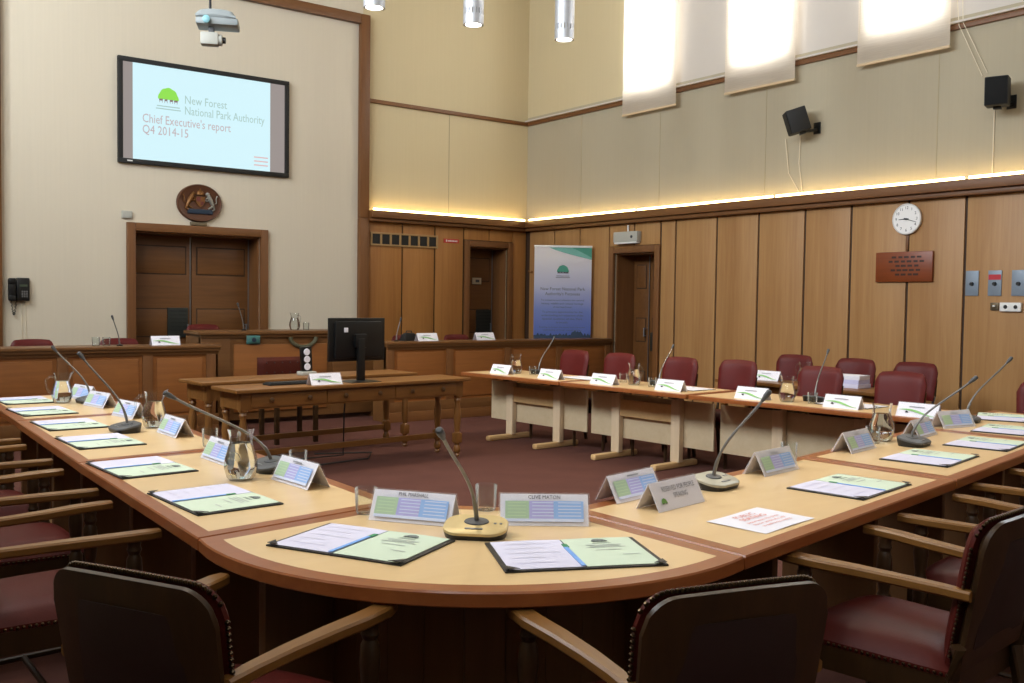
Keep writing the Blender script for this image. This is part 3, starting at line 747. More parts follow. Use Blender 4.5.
# switch plates
for k, (y, lab, red) in enumerate(((4.868, 'plain grey switch plate with one black knob, next to the panel joint', 0), (4.645, 'grey switch plate with a red label above its knob', 1), (4.42, 'plain grey switch plate with one black knob, past the red labelled plate', 0))):
    t = thing('switch_plate', lab, 'switch plate', (XP, y, 1.585), group='grey switch plates on the clock wall')
    bm = NB(); b2(bm, -.012, 0, -.065, .065, 0, .245, .003); obj('plate', bm, GREYPLATE, t)
    bm = NB(); lathe(bm, [(.02, 0), (.017, .02)], 16, Matrix.Translation((-.012, 0, .115)) @ Matrix.Rotation(-PI/2, 4, 'Y')); obj('knob', bm, BLACK, t)
    if red:
        bm = NB(); b2(bm, -.014, -.012, -.06, .06, .155, .205); obj('red_label', bm, REDLAB, t)
t = thing('light_switch', 'small metal light switch beside the white double socket', 'light switch', (XP, 4.64, 1.445))
bm = NB(); b2(bm, -.012, 0, -.04, .04, 0, .075, .003); obj('plate', bm, plain('bronze_plate', '#5b4e3a', .4, .5), t)
bm = NB(); b2(bm, -.03, -.01, -.012, .012, .035, .05, .004); obj('toggle', bm, WPLAST, t)
t = thing('double_socket', 'white double socket box under the grey switch plates', 'socket', (XP, 4.48, 1.437))
bm = NB(); b2(bm, -.035, 0, -.10, .10, 0, .085, .006); obj('box', bm, WPLAST, t)
for y in (-.05, .045):
    bm = NB(); lathe(bm, [(.019, 0), (.015, .006)], 16, Matrix.Translation((-.035, y, .043)) @ Matrix.Rotation(-PI/2, 4, 'Y')); obj('outlet_hole', bm, BLACK, t)

# window blinds
def blind(y0, y1, label):
    t = thing('roller_blind', label, 'window blind', (XR-.10, (y0+y1)/2-.03, 4.035), group='pale roller blinds on the high windows')
    w = (y1-y0)/2; n = 10
    bm = NB()
    for k in range(n):
        a, b = -w+2*w*k/n, -w+2*w*(k+1)/n
        f = lambda y: .006*math.sin(y*5)
        quad(bm, [(f(a), a, .02), (f(b), b, .02), (0, b, 2.4), (0, a, 2.4)])
    o = obj('fabric', bm, BLIND, t, smooth=60)
    bm = NB(); b2(bm, -.008, .008, -w, w, 0, .028, .004); obj('bottom_bar', bm, plain('blind_hem', '#cdb592', .7), t)
    bm = NB(); tube(bm, [(.02, -w, 2.42), (.02, w, 2.42)], .028, 14); obj('roller', bm, WPLAST, t)
    bm = NB(); tube(bm, [(-.012, w-.03, 2.4), (-.012, w-.03, .35)], .003, 6); obj('pull_cord', bm, CORDW, t)
blind(8.86, 9.87, 'pale roller blind over the first window from the room corner')
blind(7.01, 8.05, 'pale roller blind over the second window from the room corner')
blind(5.17, 6.21, 'pale roller blind over the third window from the room corner')

# ------------------------------------------------------------------ pull-up banner
t = thing('pull_up_banner', 'blue and white pull-up banner standing in the corner behind the bench', 'banner', (8.865, 10.66, 0), math.atan2(-.48, .67))
bw = .412
bm = NB(); n = 10
for k in range(n):
    z0, z1 = .09+2.17*k/n, .09+2.17*(k+1)/n
    quad(bm, [(-bw, 0, z0), (bw, 0, z0), (bw, 0, z1), (-bw, 0, z1)])
for v in bm.verts: pass
bmesh.ops.solidify(bm, geom=bm.faces[:], thickness=.003)
sheet = obj('printed_sheet', bm, BANNER, t)
bm = NB(); b2(bm, -bw-.02, bw+.02, -.08, .08, 0, .09, .02); obj('base', bm, GREYM, t)
bm = NB(); b2(bm, -bw-.005, bw+.005, -.01, .01, 2.255, 2.28, .004); obj('top_rail', bm, WPLAST, t)
bm = NB(); tube(bm, [(0, .03, .05), (0, .02, 2.26)], .01, 8); obj('rear_pole', bm, GREYM, t)
def BM(x, z): return Matrix.Translation((x, -.006, z)) @ Matrix.Rotation(PI/2, 4, 'X')
bm = NB()
e = lambda x: 2.10-.16*((x+bw)/(2*bw))**1.0+.10*(1-((x+bw)/(2*bw)))**2
P1 = [(-.20+.612*k/10, 2.25) for k in range(11)]; c1 = [(-.20+.612*k/10, 2.25-.17*(k/10)**.8) for k in range(11)]
for k in range(10): quad(bm, [(c1[k][0], -.005, c1[k][1]), (c1[k+1][0], -.005, c1[k+1][1]), (P1[k+1][0], -.005, 2.25), (P1[k][0], -.005, 2.25)], 0)
c2 = [(.12+.292*k/8, 2.25-.14*(k/8)**1.1) for k in range(9)]
for k in range(8): quad(bm, [(c2[k][0], -.0065, c2[k][1]), (c2[k+1][0], -.0065, c2[k+1][1]), (c2[k+1][0], -.0065, 2.25), (c2[k][0], -.0065, 2.25)], 1)
flat('swoosh', bm, [BGREEN, BGREEND], sheet)
bm = NB(); tree_logo(bm, BM(0, 1.90), .17, 0, 1, 2); flat('emblem', bm, [BGREEND, INKD, BTEXT], sheet)
bm = NB()
for s, sz, z, w in (('New Forest National Park', .062, 1.655, .64), ("Authority's Purposes", .062, 1.585, .50), ('To conserve and enhance the natural', .036, 1.495, .62), ('beauty, wildlife and cultural heritage', .036, 1.445, .60), ('of the New Forest', .036, 1.395, .27),
    ('To promote opportunities for the', .036, 1.325, .58), ('understanding and enjoyment of the', .036, 1.275, .60), ('special qualities of the Park', .036, 1.225, .58), ('by the public', .036, 1.175, .17), ('Seeking to foster the social and economic', .026, 1.105, .66), ('well-being of local communities', .026, 1.065, .56)):
    text(bm, s, sz, BM(0, z), 0, w)
flat('banner_lettering', bm, BTEXT, sheet)
bm = NB(); xs = [-bw+2*bw*k/40 for k in range(41)]; hs = [.985+.05*abs(math.sin(k*1.7))*random.random()+(.05 if 26 < k < 34 else 0) for k in range(41)]
for k in range(40): quad(bm, [(xs[k], -.005, .4), (xs[k+1], -.005, .4), (xs[k+1], -.005, hs[k+1]), (xs[k], -.005, hs[k])])
flat('tree_line', bm, BSIL, sheet)

# ------------------------------------------------------------------ bench (dais) in front of the screen wall
BY = 10.0
def bench(name, label, x0, x1, bounds, deep, endl=True):
    t = thing(name, label, 'bench', ((x0+x1)/2, BY, 0)); c = (x0+x1)/2
    bm = NB()
    b2(bm, x0-c, x1-c, .03, .08, .1, .93); b2(bm, x0-c, x0-c+.04, .03, deep, 0, .93); b2(bm, x1-c-.04, x1-c, .03, deep, 0, .93)
    b2(bm, x0-c, x1-c, .0, .04, .87, .93, .004)
    b2(bm, x0-c, x1-c, .0, .04, .12, .24, .004)
    for b in bounds: b2(bm, b-c-.05, b-c+.05, .0, .04, .24, .87, .004, 1)
    obj('front_frame', bm, [BENCHW, OAKV], t)
    for a, b in zip(bounds, bounds[1:]):
        bm = NB(); b2(bm, a-c+.05, b-c-.05, .018, .035, .24, .87); b2(bm, a-c+.09, b-c-.09, .006, .02, .275, .835, .006); obj('panel', bm, BENCHP, t)
    bm = NB(); b2(bm, x0-c-.02, x1-c+.02, -.035, deep, .935, .965, .006); b2(bm, x0-c-.01, x1-c+.01, -.02, .05, .905, .936, .004); obj('ledge', bm, BENCHW, t)
    bm = NB(); b2(bm, x0-c, x1-c, -.012, .03, 0, .12, .004); obj('plinth', bm, OAKTRIM, t)
    return t
bench('panelled_bench', 'long oak panelled bench front on the telephone side of the raised desk', -.6, 3.60, [-.55, .5, 1.27, 2.07, 2.87, 3.52], .42)
bench('panelled_bench', 'long oak panelled bench front running to the side door on the clock wall', 5.63, 9.20, [5.68, 6.52, 7.42, 8.28, 9.16], .34)
# raised desk
PY = 10.72
t = thing('raised_desk', 'taller oak raised desk in the middle of the bench, below the double door', 'desk', (4.75, PY, 0))
bm = NB(); b2(bm, -1.10, 1.10, .0, .06, .06, 1.04); b2(bm, -1.10, -1.06, 0, .5, .0, 1.04); b2(bm, 1.06, 1.10, 0, .5, 0, 1.04); b2(bm, -1.1, -.76, -.01, .02, .06, 1.04, .004, 1); b2(bm, .52, 1.1, -.01, .02, .06, 1.04, .004, 1)
obj('carcass', bm, [BENCHW, BENCHW], t)
bm = NB(); b2(bm, -.72, .44, -.02, .01, .15, .93, .006); obj('front_panel', bm, BENCHP, t)
bm = NB(); b2(bm, -1.13, 1.13, -.05, .5, 1.045, 1.085, .006); b2(bm, -1.11, 1.11, -.025, .02, 1.01, 1.046, .004); obj('desk_top', bm, BENCHW, t)
t = thing('cloth_emblem', 'small teal emblem hanging on the raised desk front', 'emblem', (4.27, PY-.03, .915))
bm = NB(); slab(bm, lambda u, v: (Vector(((u-.5)*.2*(1-.35*u), -.004, .02+.1*v)), Vector((0, -1, 0))), 8, 6, .012, 0, .01); obj('badge', bm, TEAL, t)
bm = NB(); lathe(bm, [(.025, 0), (.025, .006)], 14, Matrix.Translation((-.02, -.03, .07)) @ Matrix.Rotation(PI/2, 4, 'X')); obj('badge_centre', bm, NAVY, t)
bm = NB(); pts = [(4.875+.165*math.cos(PI+PI*k/16), PY-.035, 1.01-.115*math.sin(PI*k/16)) for k in range(17)]; tube(bm, pts, .024, 10)
tag(obj('hanging_garland', bm, plain('garland', '#4d4a34', .7, noise=.5, nscale=60)), 'dull green garland looped under the top of the raised desk', 'garland')

# ------------------------------------------------------------------ turned leg desks
LEGP = [(.036, .62), (.036, .60), (.026, .59), (.034, .57), (.026, .55), (.024, .53), (.033, .46), (.036, .40), (.030, .30), (.024, .25), (.034, .24), (.034, .23), (.026, .22)]
def turned_desk(label, loc, rot, L, D, Hh, ndraw):
    t = thing('turned_leg_desk', label, 'desk', loc, rot)
    bm = NB(); b2(bm, 0, L, 0, D, Hh-.03, Hh, .008); obj('desk_top', bm, DESKW, t)
    bm = NB(); a = .06
    b2(bm, a, L-a, .05, .075, Hh-.165, Hh-.03); b2(bm, a, L-a, D-.075, D-.05, Hh-.165, Hh-.03); b2(bm, a, a+.03, .05, D-.05, Hh-.165, Hh-.03); b2(bm, L-a-.03, L-a, .05, D-.05, Hh-.165, Hh-.03)
    obj('apron', bm, DESKW, t)
    if ndraw:
        w = (L-2*a-.16)/(ndraw//2)
        for k in range(ndraw//2):
            x0 = a+.08+w*k; bm = NB(); b2(bm, x0+.008, x0+w-.008, .04, .052, Hh-.15, Hh-.045, .003); d = obj('drawer', bm, DESKW, t)
            for q in (.25, .75):
                bm = NB(); lathe(bm, [(.006, 0), (.006, .012), (.020, .018), (.020, .028), (.010, .033)], 14, Matrix.Translation((x0+w*q, .04, Hh-.095)) @ Matrix.Rotation(PI/2, 4, 'X')); obj('knob', bm, plain('knob_dark', '#4c3115', .35), d)
    k = (Hh-.165)/.62
    for x in (a+.035, L-a-.035):
        for y in (.085, D-.085):
            bm = NB(); M = Matrix.Translation((x, y, 0))
            b2(bm, -.036, .036, -.036, .036, Hh-.17, Hh-.03, .003, 0, M)
            lathe(bm, [(r, z*k) for r, z in LEGP], 16, M); b2(bm, -.034, .034, -.034, .034, .13, .235*k, .003, 0, M)
            lathe(bm, [(.03, .13), (.022, .11), (.034, .08), (.034, .05), (.02, .03), (.028, .015), (.022, 0)], 16, M)
            obj('leg', bm, DESKLEG, t)
    bm = NB(); b2(bm, a+.035, L-a-.035, D-.10, D-.07, .14, .19, .004); obj('stretcher', bm, DESKW, t)
    return t
turned_desk('long oak desk with drawers and turned legs carrying the monitor', (2.76, 7.275, 0), R(4.5), 2.35, .48, .745, 6)
turned_desk('plain oak desk with turned legs standing behind the monitor desk', (2.76, 8.06, 0), R(5), 2.25, .50, .745, 0)

# monitor, keyboard, timer, chair behind
t = thing('computer_monitor', 'black computer monitor seen from behind on the oak desk with drawers', 'monitor', (3.98, 7.60, .745), R(4))
bm = NB(); b2(bm, -.285, .285, .0, .03, .18, .56, .008); b2(bm, -.24, .24, -.03, .0, .21, .53, .02); obj('screen_case', bm, BLACK, t)
bm = NB(); b2(bm, -.27, .27, .03, .032, .195, .545); obj('display', bm, plain('dead_screen', '#05060a', .15), t)
bm = NB(); b2(bm, -.035, .035, -.075, -.035, .0, .38, .008); b2(bm, -.06, .06, -.07, -.02, .30, .42, .01); obj('stand_column', bm, BLACK, t)
bm = NB(); slab(bm, lambda u, v: (Vector(((u-.5)*.30, -.05+(v-.5)*.22, 0)), Vector((0, 0, 1))), 10, 8, .012, 0, .004); obj('stand_foot', bm, BLACK, t)
bm = NB(); b2(bm, -.155, -.115, -.034, -.03, .435, .475, .002); tag(obj('sticker', bm, PAPERW, t), 'square white sticker')
t = thing('keyboard', 'black computer keyboard on the oak desk beside the card', 'keyboard', (3.36, 7.60, .745), R(4.5))
bm = NB(); b2(bm, -.23, .23, -.07, .07, 0, .018, .006); obj('case', bm, BLACKM, t)
bm = NB()
for r_ in range(5):
    for c_ in range(14): b2(bm, -.215+.031*c_, -.19+.031*c_, -.06+.024*r_, -.04+.024*r_, .018, .024, .002)
tag(obj('keys', bm, plain('key_black', '#1a1b1d', .5), t), kind='stuff')
t = thing('speaking_timer', 'black strip with three white discs standing on the desk by the chair', 'signal light', (3.89, 8.45, .745), R(4))
bm = NB(); b2(bm, -.075, .075, -.06, .06, 0, .035, .008); obj('base', bm, WARMW, t)
bm = NB(); b2(bm, -.055, .055, -.02, .02, .035, .27, .006, 0, Matrix.Rotation(R(-3), 4, 'Y')); obj('housing', bm, BLACK, t)
for z in (.08, .15, .22):
    bm = NB(); lathe(bm, [(.033, 0), (.03, .008)], 20, Matrix.Rotation(R(-3), 4, 'Y') @ Matrix.Translation((0, -.02, z)) @ Matrix.Rotation(PI/2, 4, 'X')); obj('disc', bm, PAPERW, t)
t = thing('leather_armchair', 'brown red leather chair back showing between the desk and the raised desk', 'chair', (4.07, 9.25, 0))
bm = NB(); b2(bm, -.24, .24, -.2, .25, .42, .48, .02); obj('seat', bm, LEATHERD, t)
bm = NB(); slab(bm, lambda u, v: (Vector(((u-.5)*.5,   .25, .5+.355*v)), Vector((0, -1, 0))), 14, 10, .04, .02, .02); bk = obj('backrest', bm, plain('brown_leather', '#42180f', .55, noise=.25, nscale=14, spec=.15), t)
bm = NB()
for i in range(5):
    for j in range(3): lathe(bm, [(.008, 0), (.004, .006)], 8, Matrix.Translation((-.17+.085*i, .185, .60+.1*j)) @ Matrix.Rotation(PI/2, 4, 'X'))
obj('buttons', bm, LEATHERD, bk)
for x in (-.21, .21):
    for y in (-.17, .22):
        bm = NB(); b2(bm, x-.022, x+.022, y-.022, y+.022, 0, .43, .004); obj('leg', bm, ARMD, t)
# cables and socket block under the desks
bm = NB(); tube(bm, [(4.0, 7.85, .72), (4.03, 7.95, .4), (4.05, 8.0, .03), (3.7, 8.1, .012), (3.2, 8.0, .012), (3.5, 7.7, .012), (4.2, 7.8, .012), (4.4, 8.1, .012), (3.9, 8.3, .012)], .007, 6)
tag(obj('computer_cable', bm, BLACKM), 'black cables dropping from the monitor to the carpet under the desk', 'cable')
t = thing('extension_block', 'white extension socket block on the carpet under the desks', 'socket block', (3.75, 8.55, 0), R(15))
bm = NB(); b2(bm, -.14, .14, -.035, .035, 0, .04, .006); obj('block', bm, WARMW, t)
bm = NB()
for x in (-.09, 0, .09): b2(bm, x-.02, x+.02, -.02, .02, .04, .043, .003)
obj('outlets', bm, DKGREY, t)

# ------------------------------------------------------------------ ring of meeting tables
TZ = .74
def inset(poly, d):
    n = len(poly); out = []
    for i in range(n):
        p0, p1, p2 = Vector(poly[i-1]), Vector(poly[i]), Vector(poly[(i+1) % n])
        e1 = (p1-p0).normalized(); e2 = (p2-p1).normalized()
        n1 = Vector((-e1.y, e1.x)); n2 = Vector((-e2.y, e2.x)); m = (n1+n2)
        m = m/max(.2, m.dot(n1)) if m.length > 1e-6 else n1
        out.append(tuple(p1+m*d))
    return out
def ccw(p):
    a = sum(p[i-1][0]*p[i][1]-p[i][0]*p[i-1][1] for i in range(len(p)))
    return p if a > 0 else list(reversed(p))
def meeting_table(label, poly, feet, border=.055, top=TZ, panels=()):
    """poly in room coordinates; feet: list of (centre, direction, length)"""
    cx = sum(p[0] for p in poly)/len(poly); cy = sum(p[1] for p in poly)/len(poly)
    P = ccw([(x-cx, y-cy) for x, y in poly]); P = inset(P, .0015)
    t = thing('meeting_table', label, 'table', (cx, cy, 0), 0, 'ring of meeting tables')
    I = inset(P, border); P1 = inset(P, .004)
    bm = NB(); n = len(P); T = top
    lo = [bm.verts.new((x, y, T-.042)) for x, y in P1]; a = [bm.verts.new((x, y, T-.038)) for x, y in P]; b = [bm.verts.new((x, y, T-.005)) for x, y in P]; c = [bm.verts.new((x, y, T)) for x, y in P1]; d = [bm.verts.new((x, y, T)) for x, y in I]
    for u, v in ((lo, a), (a, b), (b, c), (c, d)):
        for i in range(n): bm.faces.new((u[i], u[(i+1) % n], v[(i+1) % n], v[i]))
    bm.faces.new(list(reversed(lo))); obj('edge_border', bm, CHERRY, t, smooth=25)
    bm = NB(); bm.faces.new([bm.verts.new((x, y, T)) for x, y in I]); obj('inlaid_top', bm, MAPLE, t, smooth=0)
    for c0, dr, L in feet:
        c0 = Vector((c0[0]-cx, c0[1]-cy, 0)); dr = Vector((dr[0], dr[1], 0)).normalized()
        M = Matrix.Translation(c0) @ Matrix.Rotation(math.atan2(dr.y, dr.x), 4, 'Z')
        bm = NB(); b2(bm, -.20, .20, -.02, .02, .06, T-.06, .004, 0, M); lg = obj('leg_panel', bm, CHERRYD, t)
        bm = NB(); b2(bm, -L/2, L/2, -.035, .035, 0, .06, .018, 0, M); obj('foot_bar', bm, BEECH, lg)
        bm = NB(); b2(bm, -.26, .26, -.03, .03, T-.062, T-.042, .003, 0, M); obj('top_bracket', bm, BLACKM, lg)
    if panels:
        bm = NB()
        for x0, y0, x1, y1 in panels:
            a_ = Vector((x0-cx, y0-cy, 0)); dd = Vector((x1-x0, y1-y0, 0)); M = Matrix.Translation(a_) @ Matrix.Rotation(math.atan2(dd.y, dd.x), 4, 'Z')
            b2(bm, 0, dd.length, -.01, .01, .04, .697, 0, 0, M)
        obj('modesty_panel', bm, CHERRYD, t)
    return t
dL = (1, .1); dRr = (-.17, .985)
meeting_table('maple topped table, third along from the curved end towards the bench', [(1.022, 6.152), (1.05, 7.60), (1.80, 7.66), (1.772, 6.228)], [((1.42, 6.65), dL, .62), ((1.43, 7.25), dL, .62)])
meeting_table('maple topped table, second from the curved end on the side under the telephone', [(.985, 4.475), (1.020, 6.147), (1.770, 6.223), (1.745, 4.542)], [((1.30, 4.95), dL, .62), ((1.33, 5.75), dL, .62)])
meeting_table('maple topped table joining the curved table on the side under the telephone', [(.970, 2.877), (.983, 4.470), (1.743, 4.537), (1.735, 2.99)], [((1.29, 3.3), dL, .62), ((1.29, 4.06), dL, .62)])
arc = []
A0 = math.atan2(2.872-2.733, .970-1.947); A1 = math.atan2(1.80-2.733, 2.2-1.947)+2*PI
for k in range(25):
    s = k/24; a = A0+(A1-A0)*s; r0 = math.hypot(.97-1.947, 2.872-2.733); r1 = math.hypot(2.2-1.947, 1.8-2.733)
    rad = r0+(r1-r0)*s
    arc.append((1.947+rad*math.cos(a), 2.733+rad*math.sin(a)))
meeting_table('quarter round maple topped corner table of the ring, with two open folders', arc+[(2.165, 2.573), (1.735, 2.983)], [((1.30, 2.72), (1, .12), .62), ((2.07, 2.10), (-.1, 1), .5)], border=.062, panels=[(1.947+.60*math.cos(A0+(A1-A0)*k/10), 2.733+.60*math.sin(A0+(A1-A0)*k/10), 1.947+.60*math.cos(A0+(A1-A0)*(k+1)/10), 2.733+.60*math.sin(A0+(A1-A0)*(k+1)/10)) for k in range(10)])
meeting_table('maple topped table joining the curved table, with the sheet of red print', [(2.203, 1.800), (3.931, 2.104), (3.874, 2.862), (2.168, 2.572)], [((2.62, 2.24), dRr, .62), ((3.47, 2.40), dRr, .62)], border=.06)
meeting_table('maple topped table, second from the curved end towards the clock wall', [(3.936, 2.105), (5.512, 2.40), (5.425, 3.160), (3.879, 2.863)], [((4.27, 2.56), dRr, .62), ((5.12, 2.70), dRr, .62)], border=.06)
meeting_table('maple topped table closing the ring in the corner near the clock wall', [(5.516, 2.401), (6.78, 2.64), (6.86, 3.42), (5.43, 3.163)], [((5.9, 2.82), dRr, .62), ((6.5, 2.95), dRr, .62)], border=.06)

# ------------------------------------------------------------------ pale T-leg tables along the clock wall
T2 = .705
def tleg_table(label, y0, y1, posts=True, pw=None):
    nx = lambda y: 5.72+(8.56-y)*.085
    L = y1-y0; ang = math.atan2(-.085, 1)
    yc = (y0+y1)/2; t = thing('folding_table', label, 'table', (nx(yc), yc, 0), -ang, 'pale folding tables along the clock wall')
    # local: y along the row, x from inner edge (0) to wall side (.76)
    h = L/2/math.cos(ang)-.004
    bm = NB(); b2(bm, 0, .76, -h, h, T2-.034, T2, .005); obj('edge_border', bm, CHERRY, t)
    bm = NB(); b2(bm, .05, .71, -h+.05, h-.05, T2, T2+.001); obj('inlaid_top', bm, MAPLE, t)
    bm = NB(); b2(bm, .425, .443, -h+.02, h-.02, .185, .60, .003); obj('modesty_panel', bm, PALEPANEL, t)
    for sgn in (-1, 1):
        y = sgn*.36
        bm = NB(); b2(bm, .36, .42, y-.05, y+.05, .05, T2-.06, .006); p = obj('post', bm, BEECHV, t)
        bm = NB(); b2(bm, .06, .66, y-.035, y+.035, 0, .055, .022); obj('foot_bar', bm, BEECH, p)
        bm = NB(); b2(bm, .14, .62, y-.03, y+.03, T2-.06, T2-.034, .004); b2(bm, .30, .46, y-.04, y+.04, T2-.085, T2-.06, .004); obj('top_bracket', bm, BLACKM, p)
    if posts:
        bm = NB(); b2(bm, .375, .40, -.33, .33, .40, .56, .004); obj('cross_rail', bm, BEECH, t)
    bm = NB(); b2(bm, .34, .42, -h+.1, h-.1, T2-.075, T2-.05, .004); obj('under_rail', bm, CHERRYD, t)
    return t
tleg_table('pale T-legged table at the bench end of the row along the clock wall', 7.07, 8.57)
tleg_table('pale T-legged table in the middle of the row along the clock wall', 5.55, 7.06)
tleg_table('pale table of the clock wall row meeting the ring in the corner', 3.56, 5.53, posts=False)

# second row table by the wall
t = thing('side_table', 'narrow wooden table in the second row near the clock wall', 'table', (7.72, 5.55, 0), R(2))
bm = NB(); b2(bm, -.25, .25, -.98, .98, .685, .72, .006); obj('table_top', bm, DESKW, t)
bm = NB(); b2(bm, -.2, -.18, -.9, .9, .58, .685); b2(bm, .18, .2, -.9, .9, .58, .685); obj('apron', bm, DESKW, t)
for x in (-.19, .19):
    for y in (-.9, .9):
        bm = NB(); b2(bm, x-.025, x+.025, y-.025, y+.025, 0, .685, .004); obj('leg', bm, DESKLEG, t)

# ------------------------------------------------------------------ chairs
def tilt_back(wfun, z0, ztop, y0, lean, bow):
    """returns fn(u,v): leaning, bowed back surface; wfun(v) half width"""
    def fn(u, v):
        x = (2*u-1); hw = wfun(v); X = x*hw; z = z0+(ztop(x)-z0)*v
        y = y0-(z-z0)*lean+bow*(x*x-1)*-1*-1
        return Vector((X, y, z)), Vector((0, 1, lean)).normalized()
    return fn

def make_armchair(label):
    t = thing('armchair', label, 'chair')
    # seat cushion with leather-covered edge
    def seat(u, v):
        x = 2*u-1; y = -.235+.50*v; hw = .223+.031*v
        yy = y+(-.02*(x*x)*(v)) ; return Vector((x*hw, yy, .42)), Vector((0, 0, 1))
    bm = NB(); slab(bm, seat, 16, 14, .045, 0, .03); obj('seat', bm, LEATHER, t)
    bm = NB()
    prism(bm, [(-.225, -.235), (.225, -.235), (.255, .255), (-.255, .255)], .345, .42); obj('seat_rail', bm, ARMD, t)
    bm = NB()
    def studs(p0, p1, n, nrm):
        for k in range(n):
            p = Vector(p0).lerp(Vector(p1), k/(n-1)); q = Vector(nrm).normalized()
            M = Matrix.Translation(p) @ q.to_track_quat('Z', 'Y').to_matrix().to_4x4(); lathe(bm, [(.006, 0), (.0055, .002), (.003, .0045)], 7, M)
    studs((-.251, .257, .428), (.251, .257, .428), 34, (0, 1, 0)); studs((-.227, -.23, .428), (-.256, .25, .428), 28, (-1, 0, 0)); studs((.227, -.23, .428), (.256, .25, .428), 28, (1, 0, 0))
    tag(obj('seat_nail_trim', bm, STUD, t), kind='stuff')
    # back: frame, front pad, rear leather
    Zt = .884
    def ztop(x, z=Zt, r=.16):
        a = abs(x); d = max(0, a-.70)/.30; return z-.014*a*a-.075*(1-math.sqrt(max(0, 1-d*d)))
    LEAN = .17; BOW = -.03
    def back(hw0, hw1, zb, zt, off):
        def fn(u, v):
            x = 2*u-1; hw = hw0+(hw1-hw0)*v; zz = ztop(x, zt); z = zb+(zz-zb)*v
            y = -.225+off-(z-.44)*LEAN+BOW*(1-x*x)*min(1, v*1.5)
            return Vector((x*hw, y, z)), Vector((0, 1, LEAN)).normalized()
        return fn
    bm = NB(); slab(bm, back(.218, .230, .44, Zt, -.035), 44, 14, .036, .004, 0); obj('back_frame', bm, ARMD, t)
    bm = NB(); slab(bm, back(.214, .228, .455, Zt+.004, .0), 44, 14, .034, 0, .02); obj('back_cushion', bm, LEATHER, t)
    bm = NB(); slab(bm, back(.172, .184, .50, Zt-.062, -.0425), 40, 12, .005, .003, 0); obj('back_rear_leather', bm, LEATHERD, t)
    bm = NB(); fnb = back(.221, .233, .44, Zt+.005, .0)
    pts = [fnb(0, v/26)[0] for v in range(3, 27)]+[fnb(u/44, 1)[0] for u in range(1, 44)]+[fnb(1, 1-v/26)[0] for v in range(0, 24)]
    for p in pts:
        q = Vector((0 if abs(p.x) < .2 else math.copysign(1, p.x), -.3, 1 if p.z > .835 else .0)).normalized()
        M = Matrix.Translation(p) @ q.to_track_quat('Z', 'Y').to_matrix().to_4x4(); lathe(bm, [(.006, -.004), (.0055, .001), (.003, .004)], 7, M)
    tag(obj('back_nail_trim', bm, STUD, t), kind='stuff')
    for s in (-1, 1):
        bm = NB()
        P = [(s*.226, -.29, .668), (s*.224, -.20, .669), (s*.230, -.08, .670), (s*.247, .05, .673), (s*.268, .16, .676), (s*.274, .25, .677), (s*.274, .285, .677)]
        ribbon(bm, P, [.036, .042, .048, .054, .058, .056, .038], .03)
        ar = obj('armrest', bm, ARMW, t)
        bm = NB(); M = Matrix.Translation((s*.262, .205, 0))
        lathe(bm, [(.02, .34), (.026, .36), (.026, .43), (.018, .445), (.024, .46), (.018, .475), (.022, .50), (.027, .555), (.024, .60), (.018, .615), (.024, .63), (.02, .645), (.024, .664)], 16, M)
        obj('arm_post', bm, ARMD, ar)
        bm = NB(); tube(bm, [(s*.245, .225, .36), (s*.245, .225, .25), (s*.249, .232, .0)], [.026, .024, .018], 10); obj('leg', bm, ARMD, t)
        bm = NB(); ribbon(bm, [(s*.222, -.34, 0), (s*.222, -.28, .2), (s*.224, -.245, .42), (s*.236, -.262, .52)], [.036, .038, .04, .036], .036); obj('leg', bm, ARMD, t)
    bm = NB()
    for s in (-1, 1): tube(bm, [(s*.245, .225, .17), (s*.222, -.29, .17)], .011, 8)
    tube(bm, [(-.24, -.03, .17), (.24, -.03, .17)], .011, 8); obj('stretcher', bm, ARMD, t)
    return t

AC = None
def armchair(label, ax, ay, fx, fy, group):
    """ax, ay: midpoint between the arm tips; f: facing direction"""
    global AC
    f = Vector((fx, fy)).normalized(); loc = (ax-.275*f.x, ay-.275*f.y, 0); rz = math.atan2(-f.x, f.y)
    if AC is None:
        AC = make_armchair(label); AC['group'] = group; AC.location = loc; AC.rotation_euler = (0, 0, rz)
    else: dup(AC, loc, rz, label, group)
G = 'studded oak armchairs round the outside of the ring of tables'
armchair('studded armchair seen from behind, facing the folder at the telephone end of the curved table', 1.087, 2.385, .876, .482, G)
armchair('studded armchair seen from behind, facing the curved table folder with the upright card', 1.745, 1.882, .27, .963, G)
armchair('studded armchair with its red seat in view, facing the sheet of red print', 2.779, 1.925, -.095, .995, G)
armchair('studded armchair facing the seam between the two tables leading to the clock wall', 3.60, 2.03, -.15, .99, G)
armchair('studded armchair facing the second table from the curve towards the clock wall', 4.46, 2.215, -.17, .985, G)
for k, (y, s) in enumerate(((3.535, 'first from the curved table'), (4.36, 'second from the curved table'), (5.22, 'third from the curved table'), (6.02, 'fourth from the curved table'))):
    armchair('studded armchair in the row on the telephone side, '+s, .955, y, 1, .03, G)

